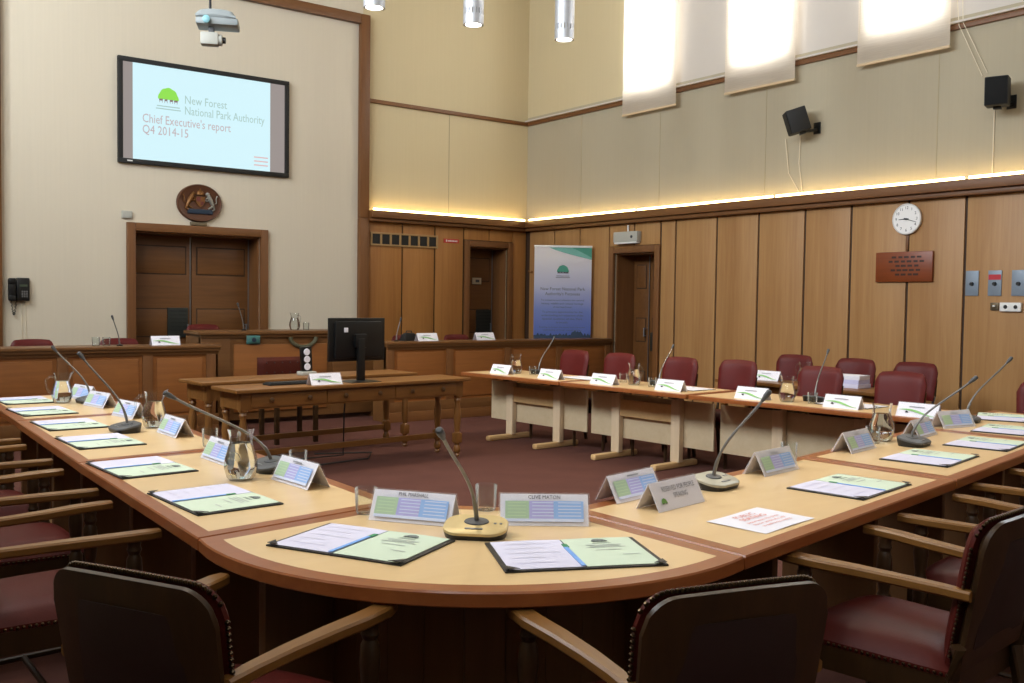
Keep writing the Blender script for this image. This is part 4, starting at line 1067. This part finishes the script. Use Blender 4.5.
def make_red_chair(label, cat='chair'):
    t = thing('leather_chair', label, cat)
    def seat(u, v):
        x = 2*u-1; return Vector((x*(.20+.02*v), -.2+.42*v, .42)), Vector((0, 0, 1))
    bm = NB(); slab(bm, seat, 12, 10, .045, 0, .03); obj('seat', bm, LEATHERB, t)
    bm = NB(); prism(bm, [(-.2, -.2), (.2, -.2), (.22, .21), (-.22, .21)], .36, .42); obj('seat_rail', bm, ARMD, t)
    def back(off):
        def fn(u, v):
            x = 2*u-1; a = abs(x); zt = .95-.015*a*a-(0 if a < .74 else .075*((a-.74)/.26)**2.4); z = .60+(zt-.60)*v
            return Vector((x*(.195+.018*v), -.20+off-(z-.42)*.16-.03*(1-x*x), z)), Vector((0, 1, .16)).normalized()
        return fn
    bm = NB(); slab(bm, back(0), 18, 12, .035, .03, .012); obj('backrest', bm, LEATHERB, t)
    for s in (-1, 1):
        bm = NB(); ribbon(bm, [(s*.185, -.27, 0), (s*.185, -.20, .42), (s*.19, -.245, .64), (s*.192, -.272, .80)], [.034, .036, .032, .026], .03); obj('leg', bm, ARMD, t)
        bm = NB(); tube(bm, [(s*.20, .18, .37), (s*.20, .185, 0)], [.02, .015], 10); obj('leg', bm, ARMD, t)
    return t
RC = None
def redchair(label, bx, by, rz, group, zoff=0):
    """bx, by: top centre of the backrest; rz: facing angle (0 faces +y)"""
    global RC
    d = .30; loc = (bx+d*-math.sin(rz), by+d*math.cos(rz), zoff)
    if RC is None:
        RC = make_red_chair(label); RC['group'] = group; RC.location = loc; RC.rotation_euler = (0, 0, rz)
    else: dup(RC, loc, rz, label, group)
G = 'wine red leather chairs along the clock wall'
W = R(90+5)
for (x, y, s) in ((6.83, 7.95, 'first from the bench end'), (6.87, 7.28, 'second from the bench end'), (6.93, 6.49, 'third from the bench end'), (7.10, 5.92, 'fourth from the bench end'), (7.05, 4.98, 'fifth from the bench end'), (7.10, 4.27, 'last before the ring corner')):
    redchair('red leather chair at the pale tables, '+s, x, y, W, G)
for (x, y, s) in ((8.45, 6.30, 'behind the small table card'), (8.45, 5.575, 'behind the pile of papers'), (8.45, 4.94, 'beyond the pile of papers')):
    redchair('red leather chair in the back row by the wood panels, '+s, x, y, W, G)
redchair('wine red leather chair at the wall end of the corner table', 7.19, 3.18, R(100), G)
G = 'red leather chairs behind the panelled bench'
for (x, y, s) in ((1.97, 10.95, 'below the wall telephone'), (2.83, 10.95, 'beside the jug on the bench'), (6.42, 10.95, 'beside the monitor, behind the bench microphone'), (7.22, 10.95, 'between the two white cards on the bench')):
    redchair('red leather chair top showing above the bench, '+s, x, y, PI, G, .06)
redchair('red leather chair top showing above the raised desk in the double doorway', 3.98, 11.62, PI, G, .19)
bm = NB(); b2(bm, 3.63, 5.87, 11.24, YB-.03, 0, .19, .01); struct('floor_platform', bm, OAKTRIM)
bm = NB(); b2(bm, XL, 3.6, 10.5, YB-.03, 0, .06, .006); b2(bm, 5.9, 8.2, 10.45, YB-.03, 0, .06, .006); struct('floor_dais', bm, OAKTRIM)

# ------------------------------------------------------------------ folders
def make_folder(label):
    t = thing('document_folder', label, 'folder')
    bm = NB(); b2(bm, -.232, -.002, -.157, .157, 0, .005, .0015); b2(bm, .002, .232, -.157, .157, 0, .005, .0015); b2(bm, -.004, .004, -.157, .157, 0, .004); obj('cover', bm, LEATHK, t)
    def page(x0, x1, mat, extra, nm, lift):
        bm = NB()
        fn = lambda u, v: (Vector((x0+(x1-x0)*u, -.148+.297*v, .0055+lift*math.sin(PI*(u*.8+.1))*(.4+.6*v))), Vector((0, 0, 1)))
        slab(bm, fn, 10, 4, .003, 0, 0); return obj(nm, bm, mat, t)
    pw = page(-.218, -.004, PAPER, 0, 'white_page', .002); pg = page(.000, .216, GREENP, 0, 'green_page', .002)
    z = .0112
    bm = NB()
    for k in range(5):
        y = .10-.05*k; w = (.15, .12, .16, .10, .13)[k]; quad(bm, [(-.195, y, z), (-.195+w, y, z), (-.195+w, y+.004, z), (-.195, y+.004, z)])
    flat('typing', bm, plain('faint_ink', '#d3d1df', .8), pw)
    bm = NB()
    for k, (y, w) in enumerate(((.055, .11), (.042, .09), (.029, .12), (.0, .08), (-.055, .05))): quad(bm, [(.108-w/2+(.05 if k == 4 else 0), y, z), (.108+w/2+(.05 if k == 4 else 0), y, z), (.108+w/2+(.05 if k == 4 else 0), y+.005, z), (.108-w/2+(.05 if k == 4 else 0), y+.005, z)])
    flat('typing', bm, INK, pg)
    bm = NB(); tree_logo(bm, Matrix.Translation((.108, .098, z)), .05, 0, 1, 0); flat('emblem', bm, [plain('emblem_grey', '#6d7672', .7), INKD], pg)
    bm = NB(); b2(bm, -.016, -.003, -.148, .05, .009, .0105); flat('blue_tab', bm, BLUET, pw)
    bm = NB(); b2(bm, -.014, .002, .05, .085, .009, .0108); flat('green_tab', bm, GREENT, pw)
    for sx in (-1, 1):
        bm = NB(); prism(bm, ccw([(sx*.228, -.155), (sx*.190, -.155), (sx*.228, -.117)]), z-.0004, z+.0008); obj('corner_pocket', bm, LEATHK, t, smooth=0)
    return t
FD = None
def folder(label, x, y, rz):
    global FD
    z = TZ+.0005
    if FD is None:
        FD = make_folder(label); FD['group'] = 'open black folders at the seats'; FD.location = (x, y, z); FD.rotation_euler = (0, 0, R(rz))
    else: dup(FD, (x, y, z), R(rz), label)
folder('open black folder on the curved table, towards the telephone side', 1.350, 2.540, -62)
folder('open black folder on the curved table, in front of the shiny sleeved card', 1.795, 2.092, -25)
folder('open black folder on the telephone side tables, first from the curved table', 1.207, 3.402, -86)
folder('open black folder on the telephone side tables, second from the curved table', 1.176, 4.202, -86)
folder('open black folder on the telephone side tables, third from the curved table', 1.218, 5.063, -88)
folder('open black folder on the telephone side tables, fourth from the curved table', 1.235, 5.81, -88)
folder('open black folder on the telephone side tables, fifth from the curved table', 1.235, 6.56, -87)
folder('open black folder on the telephone side tables, last one towards the bench', 1.26, 7.28, -88)
folder('open black folder beside the sheet of red print', 3.405, 2.264, 9.5)
folder('open black folder on the second table towards the clock wall, nearer the table seam', 4.388, 2.485, 11)
folder('open black folder on the second table towards the clock wall, nearer the corner', 5.11, 2.575, 12)
folder('open black folder on the corner table near the clock wall, closer to the armchairs', 5.80, 2.80, 15)
folder('open black folder on the corner table near the clock wall, behind the microphone base', 6.42, 3.14, 25)
# loose sheets on the wall row
def sheet(name, label, x, y, z, rz, w, d, n=6, mat=PAPERW, cat='paper'):
    t = thing(name, label, cat, (x, y, z), rz)
    bm = NB(); fn = lambda u, v: (Vector(((u-.5)*w, (v-.5)*d, .0006+.002*math.sin(3*u+2*v)**2)), Vector((0, 0, 1))); slab(bm, fn, n, n, .0012); obj('sheet', bm, mat, t)
    return t
G2 = 'white papers on the wall row tables'
for (x, y, s) in ((6.36, 7.28, 'between the first two chairs'), (6.42, 5.98, 'before the third and fourth chairs'), (6.50, 4.33, 'before the last chair of the row')):
    t = sheet('paper_stack', 'white papers lying on the pale table '+s, x, y, T2+.0012, R(93), .44, .30); t['group'] = G2
    bm = NB(); b2(bm, -.225, .225, -.155, .155, 0, .003); obj('folder_cover', bm, LEATHK, t)
    for ch in t.children:
        if ch.name.startswith('sheet'): ch.location.z = .0035
t = sheet('printed_notice', 'white sheet with red printing on the table leading to the clock wall', 2.615, 2.075, TZ+.0004, R(9), .33, .222)
bm = NB()
for s, sz, y, w in (('PUBLIC', .034, .065, .12), ('SEATING', .034, .03, .15), ('please leave this place', .02, -.005, .20), ('free for people who wish', .02, -.032, .20), ('to speak at the meeting', .02, -.058, .18)):
    text(bm, s, sz, Matrix.Translation((0, y, .0052)), 0, w)
flat('red_lettering', bm, REDI, t)

# ------------------------------------------------------------------ name cards
def make_card(label, plex, kind):
    """tent card: -y side to the seat, +y side outwards"""
    t = thing('name_card', label, 'name card')
    w, h, d = .15, .098, .052
    def tent(bm, w, h, d, th, mat=0):
        for s in (-1, 1):
            L = math.hypot(h, d); M = Matrix.Translation((0, s*d, 0)) @ Matrix.Rotation(s*math.atan2(d, h), 4, 'X')
            b2(bm, -w, w, -th/2, th/2, 0, L, 0, mat, M)
    bm = NB(); tent(bm, w-.006, h-.004, d-.003, .0016); c = obj('card', bm, PAPERW, t)
    bm = NB(); tent(bm, w, h+.001, d+.002, .002); obj('sleeve', bm, plex, t)
    A = Matrix.Translation((0, -d-.0045, 0)) @ Matrix.Rotation(-math.atan2(d, h), 4, 'X') @ Matrix.Rotation(PI/2, 4, 'X')   # seat face
    B = Matrix.Translation((0, d+.0045, 0)) @ Matrix.Rotation(math.atan2(d, h), 4, 'X') @ Matrix.Rotation(PI, 4, 'Z') @ Matrix.Rotation(PI/2, 4, 'X')
    if kind == 'reserved':
        bm = NB(); text(bm, 'RESERVED FOR PEOPLE', .026, A @ Matrix.Translation((.01, .078, 0)), 0, .20); text(bm, 'SPEAKING', .026, A @ Matrix.Translation((.01, .050, 0)), 0, .085); flat('lettering', bm, plain('capitals_grey', '#5c5e64', .7), c)
        bm = NB(); tree_logo(bm, A @ Matrix.Translation((-.10, .030, 0)), .032, 0, 1); flat('emblem', bm, [plain('emblem_green', '#6d9a4c', .6), plain('emblem_dark', '#3d5230', .6)], c)
        return t
    bm = NB()
    def q(x0, x1, y0, y1, m, M=A, z=0): quad(bm, [(x0, y0, z), (x1, y0, z), (x1, y1, z), (x0, y1, z)], m, M)
    q(-.128, -.05, .026, .085, 0); q(-.05, .03, .026, .085, 1); q(.03, .128, .026, .085, 2); q(-.128, .128, .016, .026, 3)
    for k in range(5):
        y = .034+.011*k
        q(-.12, -.06, y, y+.003, 4, A, .0003); q(-.04, .03, y, y+.003, 3, A, .0003); q(.045, .12, y, y+.003, 3, A, .0003)
    flat('notes_print', bm, [GREENK, PURPK, BLUEK, plain('print_pale', '#ccd6f0', .7), plain('print_green_line', '#b9d2ad', .7)], c)
    bm = NB()
    if isinstance(kind, str) and kind:
        text(bm, kind, .0175, A @ Matrix.Translation((0, .0975, 0)), 0, .105)
    else: quad(bm, [(-.035, .093, 0), (.035, .093, 0), (.035, .0985, 0), (-.035, .0985, 0)], 1, A)
    quad(bm, [(-.06, .075, 0), (.05, .075, 0), (.05, .082, 0), (-.06, .082, 0)], 1, B)
    flat('name_line', bm, [INKD, plain('name_grey', '#8d8f96', .7)], c)
    bm = NB(); n = 14
    for k in range(n):
        f = lambda s: (-.13+.26*s, .052-.026*s+.010*math.sin(PI*s*1.6), .0015+.0065*math.sin(PI*min(1, s*1.02))**1.5)
        a, b = f(k/n), f((k+1)/n); quad(bm, [(a[0], a[1]-a[2], 0), (b[0], b[1]-b[2], 0), (b[0], b[1]+b[2], 0), (a[0], a[1]+a[2], 0)], 0, B)
    tree_logo(bm, B @ Matrix.Translation((-.07, .033, .0004)), .022, 1, 1)
    flat('swoosh_print', bm, [GREENL, INKD], c)
    return t
CARD = {}
def card(label, x, y, z, rz, key='plain', group='name cards round the tables'):
    """x, y: middle of the foot nearest the seat"""
    rz = R(rz); loc = (x-.052*math.sin(rz), y+.052*math.cos(rz), z+.001)
    if key in CARD: return dup(CARD[key], loc, rz, label, group)
    t = make_card(label, {'clear': PLEXF}.get(key, PLEX), {'plain': '', 'clear': ''}.get(key, key))
    t.location = loc; t.rotation_euler = (0, 0, rz); t['group'] = group; CARD[key] = t; return t
card('upright plain name card on the curved table, beside the empty tumbler at the seam', 1.596, 2.686, TZ, -54, 'PHIL MARSHALL')
card('upright shiny sleeved name card on the curved table, beside the gold topped microphone', 1.945, 2.412, TZ, -36, 'CLIVE MATON')
card('name card printed in grey capitals reserving a place for speakers', 2.545, 2.365, TZ, 9, 'reserved')
card('coloured name card standing directly behind the grey lettered reserved card', 2.52, 2.555, TZ, 10)
card('frosted name card alone behind the sheet of red print', 3.43, 2.615, TZ, 9, 'clear')
card('frosted name card beside the jug on the second table towards the clock wall', 4.31, 2.79, TZ, 10, 'clear')
card('frosted name card behind the microphone on the second table towards the clock wall', 5.10, 2.90, TZ, 12, 'clear')
card('frosted name card beside the dark microphone base on the corner table', 5.66, 3.02, TZ, -8, 'clear')
for (x, y, a, s) in ((1.54, 3.51, -85, 'first from the curved table'), (1.475, 4.18, -88, 'second from the curved table'), (1.557, 5.118, -88, 'third from the curved table'), (1.568, 6.012, -81, 'fourth from the curved table'), (1.56, 6.673, -79, 'fifth from the curved table'), (1.585, 7.22, -78, 'last one towards the bench')):
    card('coloured name card on the telephone side tables, '+s, x, y, TZ, a)
for (x0, y0, x1, y1, s) in ((5.891, 8.317, 5.937, 7.987, 'first from the bench'), (5.979, 7.604, 5.925, 7.158, 'second from the bench'), (6.045, 6.841, 5.994, 6.507, 'third from the bench'), (6.124, 6.097, 6.075, 5.701, 'fourth from the bench'), (6.188, 5.249, 6.121, 4.839, 'fifth from the bench'), (6.237, 4.442, 6.219, 4.07, 'sixth from the bench'), (6.20, 3.79, 6.19, 3.476, 'in the ring corner')):
    card('white name card with green swoosh on the wall row tables, '+s, (x0+x1)/2+.104, (y0+y1)/2, T2, 95)
card('white name card with green swoosh on the back row table by the wall', 7.78, 6.10, .72, 95)
for (x, s) in ((3.09, 'beside the raised desk on the telephone side bench'), (6.275, 'by the monitor on the clock wall side bench'), (7.145, 'near the banner on the clock wall side bench')):
    card('white name card with green swoosh '+s, x, 10.215, .965, 180)
card('white name card with green swoosh on the oak desk in front of the monitor', 3.59, 7.50, .745, 182)

# ------------------------------------------------------------------ microphones
def mic(label, x, y, z, dirdeg, reach, height, base='silver', rz=None, head=.055, sc=1.0, nobase=False):
    """gooseneck conference microphone; reach/height of the head tip from the base"""
    a = R(dirdeg); dx, dy = math.cos(a), math.sin(a)
    rot = (a+PI/2) if rz is None else R(rz)
    t = thing('conference_microphone', label, 'microphone', (x, y, z), rot, 'gooseneck conference microphones')
    c, s = math.cos(-rot), math.sin(-rot); lx, ly = dx*c-dy*s, dx*s+dy*c
    zs = .045
    if not nobase:
        hx, hy, r = .100, .070, .055
        def rr_(hx, hy, r, n=6):
            out = []
            for (cx, cy, a0) in ((hx-r, hy-r, 0), (-hx+r, hy-r, 90), (-hx+r, -hy+r, 180), (hx-r, -hy+r, 270)):
                out += [(cx+r*math.cos(R(a0+90*k/n)), cy+r*math.sin(R(a0+90*k/n))) for k in range(n+1)]
            return out
        sl = lambda yy: .026+.026*(yy+hy)/(2*hy)
        bm = NB(); P = rr_(hx, hy, r); lo = [bm.verts.new((px*.94, py*.92, 0)) for px, py in P]; hi = [bm.verts.new((px, py, sl(py)-.012)) for px, py in P]
        n = len(P); bm.faces.new(list(reversed(lo))); bm.faces.new(hi)
        for i in range(n): bm.faces.new((lo[i], lo[(i+1) % n], hi[(i+1) % n], hi[i]))
        b = obj('base', bm, BLACK, t)
        bm = NB(); lo = [bm.verts.new((px, py, sl(py)-.012)) for px, py in P]; m1 = [bm.verts.new((px, py, sl(py)-.004)) for px, py in P]; hi = [bm.verts.new((px*.95, py*.93, sl(py*.93))) for px, py in P]
        for u, v in ((lo, m1), (m1, hi)):
            for i in range(n): bm.faces.new((u[i], u[(i+1) % n], v[(i+1) % n], v[i]))
        bm.faces.new(hi); obj('top_plate', bm, GOLDM if base == 'gold' else (DKGREY if base == 'dark' else SILVERM), b)
        T = Matrix.Translation((0, 0, .0395)) @ Matrix.Rotation(math.atan2(.026, 2*hy), 4, 'X')
        bm = NB(); lathe(bm, [(.036, 0), (.034, .003), (.012, .006)], 24, T @ Matrix.Translation((0, .012, 0)) @ Matrix.Diagonal((1.1, .8, 1, 1))); obj('speaker_grille', bm, DKGREY, b)
        bm = NB(); b2(bm, -.028, .028, -.048, -.040, 0, .0025, .001, 0, T); obj('talk_button', bm, GREYM, b)
        bm = NB()
        for kx in (.06, .078): b2(bm, kx-.004, kx+.004, -.002, .006, 0, .0015, 0, 0, T)
        obj('indicator', bm, GREYM, b)
    else:
        bm = NB(); lathe(bm, [(.03, 0), (.03, .01), (.012, .02)], 16); obj('base', bm, BLACK, t); zs = .015
    p0 = Vector((0, .012 if not nobase else 0, zs)); p3 = Vector((lx*reach, ly*reach, height))
    p1 = p0+Vector((0, 0, height*.30))+ (p3-p0)*.08; 
    pts = []
    for k in range(15):
        u = k/14; q = p0*(1-u)**3+3*(1-u)**2*u*p1+3*(1-u)*u*u*(p0*.45+p3*.55+Vector((0, 0, .012)))+u**3*p3; pts.append(q)
    d = (pts[-1]-pts[-3]).normalized(); L = head
    e = pts[-1]-d*L; pts2 = [q for q in pts if (q-pts[-1]).length > L*1.05]+[e]
    bm = NB(); tube(bm, pts2, [(.0075 if k < 3 else .0055)*sc for k in range(len(pts2))], 10); st = obj('gooseneck', bm, STALK, t)
    bm = NB(); tube(bm, [e, e+d*L*.12, e+d*L*.35, e+d*L*.45, e+d*L*.9, e+d*L], [.006, .0075, .009, .011, .0115, .007], 12); tag(obj('microphone_head', bm, DKGREY, st), 'dark grey head')
    return t
mic('gold topped gooseneck microphone on the curved table between two name cards', 1.690, 2.435, TZ, 221, .415, .385, 'gold', rz=-44)
mic('silver based gooseneck microphone behind the grey lettered reserved card', 2.935, 2.555, TZ, -50, .20, .395, rz=10)
mic('gooseneck microphone beside the jug on the second table towards the clock wall', 4.72, 2.765, TZ, -42, .31, .37, 'dark', rz=10)
mic('gooseneck microphone with dark base on the corner table, its stalk sharply bent', 6.00, 3.15, TZ, -29, .29, .415, 'dark', rz=20)
mic('gooseneck microphone behind the big jug on the telephone side', 1.60, 3.85, TZ, 170, .42, .345, 'dark', rz=-86)
mic('gooseneck microphone in the middle of the telephone side tables', 1.42, 5.37, TZ, 143, .25, .425, 'dark', rz=-86)
mic('gooseneck microphone on the telephone side tables, last one towards the bench', 1.60, 6.95, TZ, 152, .235, .385, 'dark', rz=-86)
mic('gooseneck microphone beside the jug at the bench end of the wall row', 6.31, 7.95, T2, 5, .22, .39, 'dark', rz=95)
mic('gooseneck microphone beside the middle jug of the wall row', 6.46, 6.33, T2, 15, .25, .375, 'dark', rz=95)
mic('gooseneck microphone beside the jug with dark reflections in the wall row', 6.51, 4.66, T2, 15, .26, .41, 'dark', rz=95)
mic('thin microphone on the telephone side bench between chair and card', 2.64, 10.17, .965, 180, .075, .31, nobase=True)
mic('thin microphone on the raised desk in front of the double door', 4.22, 10.9, 1.085, 180, .075, .325, nobase=True)
mic('thin microphone on the clock wall side bench beside the monitor', 5.85, 10.17, .965, 0, .065, .29, nobase=True)

# ------------------------------------------------------------------ jugs and glasses
def make_jug(label):
    t = thing('water_jug', label, 'jug')
    prof = [(.046, 0), (.056, .012), (.066, .05), (.064, .085), (.052, .125), (.045, .15), (.047, .18), (.054, .205)]
    bm = NB(); seg = 28; rings = []
    inner = [(max(.004, r-.0035), z+(.006 if k == 0 else 0)) for k, (r, z) in enumerate(prof)]
    full = prof
    for k, (r, z) in enumerate(full):
        ring = []
        for i in range(seg):
            a = 2*PI*i/seg; sp = max(0, math.cos(a-PI))**8; kz = max(0, (z-.15)/.055)
            ring.append(bm.verts.new(((r+.022*sp*kz)*math.cos(a), (r+.0*sp)*math.sin(a), z+.008*sp*kz)))
        rings.append(ring)
    for a, b in zip(rings, rings[1:]):
        for i in range(seg): bm.faces.new((a[i], a[(i+1) % seg], b[(i+1) % seg], b[i]))
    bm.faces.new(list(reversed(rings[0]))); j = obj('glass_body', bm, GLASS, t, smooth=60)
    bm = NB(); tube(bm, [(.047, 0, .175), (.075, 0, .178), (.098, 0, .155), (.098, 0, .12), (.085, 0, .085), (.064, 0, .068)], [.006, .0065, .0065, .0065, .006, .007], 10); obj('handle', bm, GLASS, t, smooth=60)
    bm = NB(); lathe(bm, [(.042, .0075), (.0515, .014), (.0615, .05), (.0595, .085), (.0475, .125), (.0412, .148)], 28); obj('water', bm, WATER, t, smooth=60)
    return t
JUG = None
def jug(label, x, y, z, rz=0, s=1):
    global JUG
    if JUG is None: JUG = make_jug(label); JUG['group'] = 'glass water jugs'; JUG.location = (x, y, z+.0005); JUG.rotation_euler = (0, 0, R(rz)); return JUG
    return dup(JUG, (x, y, z+.0005), R(rz), label)
jug('clear water jug on the telephone side tables, biggest in view, between two name cards', 1.43, 3.72, TZ, 75)
jug('clear water jug on the middle telephone side table, in front of the drawer desk', 1.60, 5.46, TZ, 160)
jug('clear water jug on the telephone side tables, last one towards the bench', 1.45, 7.03, TZ, 170)
jug('clear water jug beside the microphone on the second table towards the clock wall', 4.73, 2.96, TZ, 60)
jug('clear water jug with dark reflections, on the wall row near the last chairs', 6.28, 4.76, T2, -80)
jug('clear water jug on the wall row in front of the second and third chairs', 6.27, 6.48, T2, -80)
jug('clear water jug on the wall row beside the card at the bench end', 6.13, 8.12, T2, 90)
jug('clear water jug on the back row table beside the small card', 7.80, 5.72, .72, 90)
jug('clear water jug standing on the raised desk', 4.88, 10.95, 1.085, 20)
def make_glass(label):
    t = thing('water_glass', label, 'glass')
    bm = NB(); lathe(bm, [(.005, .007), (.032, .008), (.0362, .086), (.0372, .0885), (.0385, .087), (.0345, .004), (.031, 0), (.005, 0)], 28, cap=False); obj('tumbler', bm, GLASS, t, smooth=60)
    return t
GL = None
def tumbler(label, x, y, z):
    global GL
    if GL is None: GL = make_glass(label); GL['group'] = 'water tumblers'; GL.location = (x, y, z+.0005)
    else: dup(GL, (x, y, z+.0005), 0, label)
tumbler('empty tumbler at the table seam beside the curved table card', 1.555, 2.90, TZ)
tumbler('empty tumbler behind the gold topped microphone', 1.93, 2.72, TZ)
tumbler('empty tumbler beside the first telephone side card from the curve', 1.698, 3.77, TZ)
tumbler('empty tumbler behind the second telephone side card from the curve', 1.62, 4.62, TZ)
tumbler('empty tumbler at the inner table edge behind the lone frosted card', 3.72, 2.80, TZ)
tumbler('empty tumbler between the frosted card and the jug towards the clock wall', 4.60, 2.93, TZ)
tumbler('empty tumbler beside the jug with dark reflections', 6.33, 4.56, T2)
tumbler('empty tumbler on the clock side of the middle wall row jug', 6.25, 6.22, T2)
tumbler('empty tumbler on the bench side of the middle wall row jug', 6.36, 6.72, T2)
tumbler('empty tumbler between jug and second card at the bench end of the wall row', 6.18, 7.90, T2)
tumbler('empty tumbler beside the first wall row card at the bench end', 6.05, 8.34, T2)
tumbler('tumbler beside the leather chair on the telephone side bench', 2.42, 10.2, .965)
tumbler('tumbler between another tumbler and the microphone on the telephone side bench', 2.52, 10.2, .965)
tumbler('dark looking tumbler beside the jug on the raised desk', 5.03, 10.95, 1.085)
# pile of papers on the back row table
for k, (w, m, s) in enumerate(((.30, PAPER, 'lowest'), (.29, plain('paper_lilac', '#c5c4e2', .7), 'middle'), (.30, PAPERW, 'topmost'))):
    t = thing('paper_pile', 'block of papers on the back row table by the wall, %s of the pile' % s, 'papers', (7.80, 5.22+.004*k, .72+.038*k+.0003*k), R(92+3*k), 'pile of papers on the back row table')
    bm = NB(); b2(bm, -w/2, w/2, -.105, .105, 0, .0375, .002)
    for q in range(6): b2(bm, -w/2-.001, w/2+.001, -.106, .106, .003+.006*q, .0045+.006*q)
    obj('sheets', bm, m, t)
t = thing('black_bag', 'black case lying on the bench beside the card near the monitor', 'case', (6.09, 10.28, .965), R(10))
bm = NB(); slab(bm, lambda u, v: (Vector(((u-.5)*.22, (v-.5)*.10, 0)), Vector((0, 0, 1))), 10, 8, .06, 0, .04); obj('body', bm, BLACKM, t)
bm = NB(); tube(bm, [(-.05, 0, .09), (-.04, 0, .12), (.04, 0, .12), (.05, 0, .09)], .006, 8); obj('handle', bm, BLACK, t)

# ------------------------------------------------------------------ world and colour
w = bpy.data.worlds.new('World'); S.world = w; w.use_nodes = True
w.node_tree.nodes['Background'].inputs[0].default_value = (.75, .87, 1, 1); w.node_tree.nodes['Background'].inputs[1].default_value = 1.5
S.view_settings.view_transform = 'Standard'; S.view_settings.look = 'None'; S.view_settings.gamma = 1
S.view_settings.use_curve_mapping = False
S.view_settings.exposure = 0.33
cy = S.cycles
cy.max_bounces = 10; cy.diffuse_bounces = 5; cy.glossy_bounces = 4; cy.transmission_bounces = 10; cy.transparent_max_bounces = 12
cy.caustics_reflective = False; cy.caustics_refractive = False; cy.sample_clamp_indirect = 4
cy.use_denoising = True
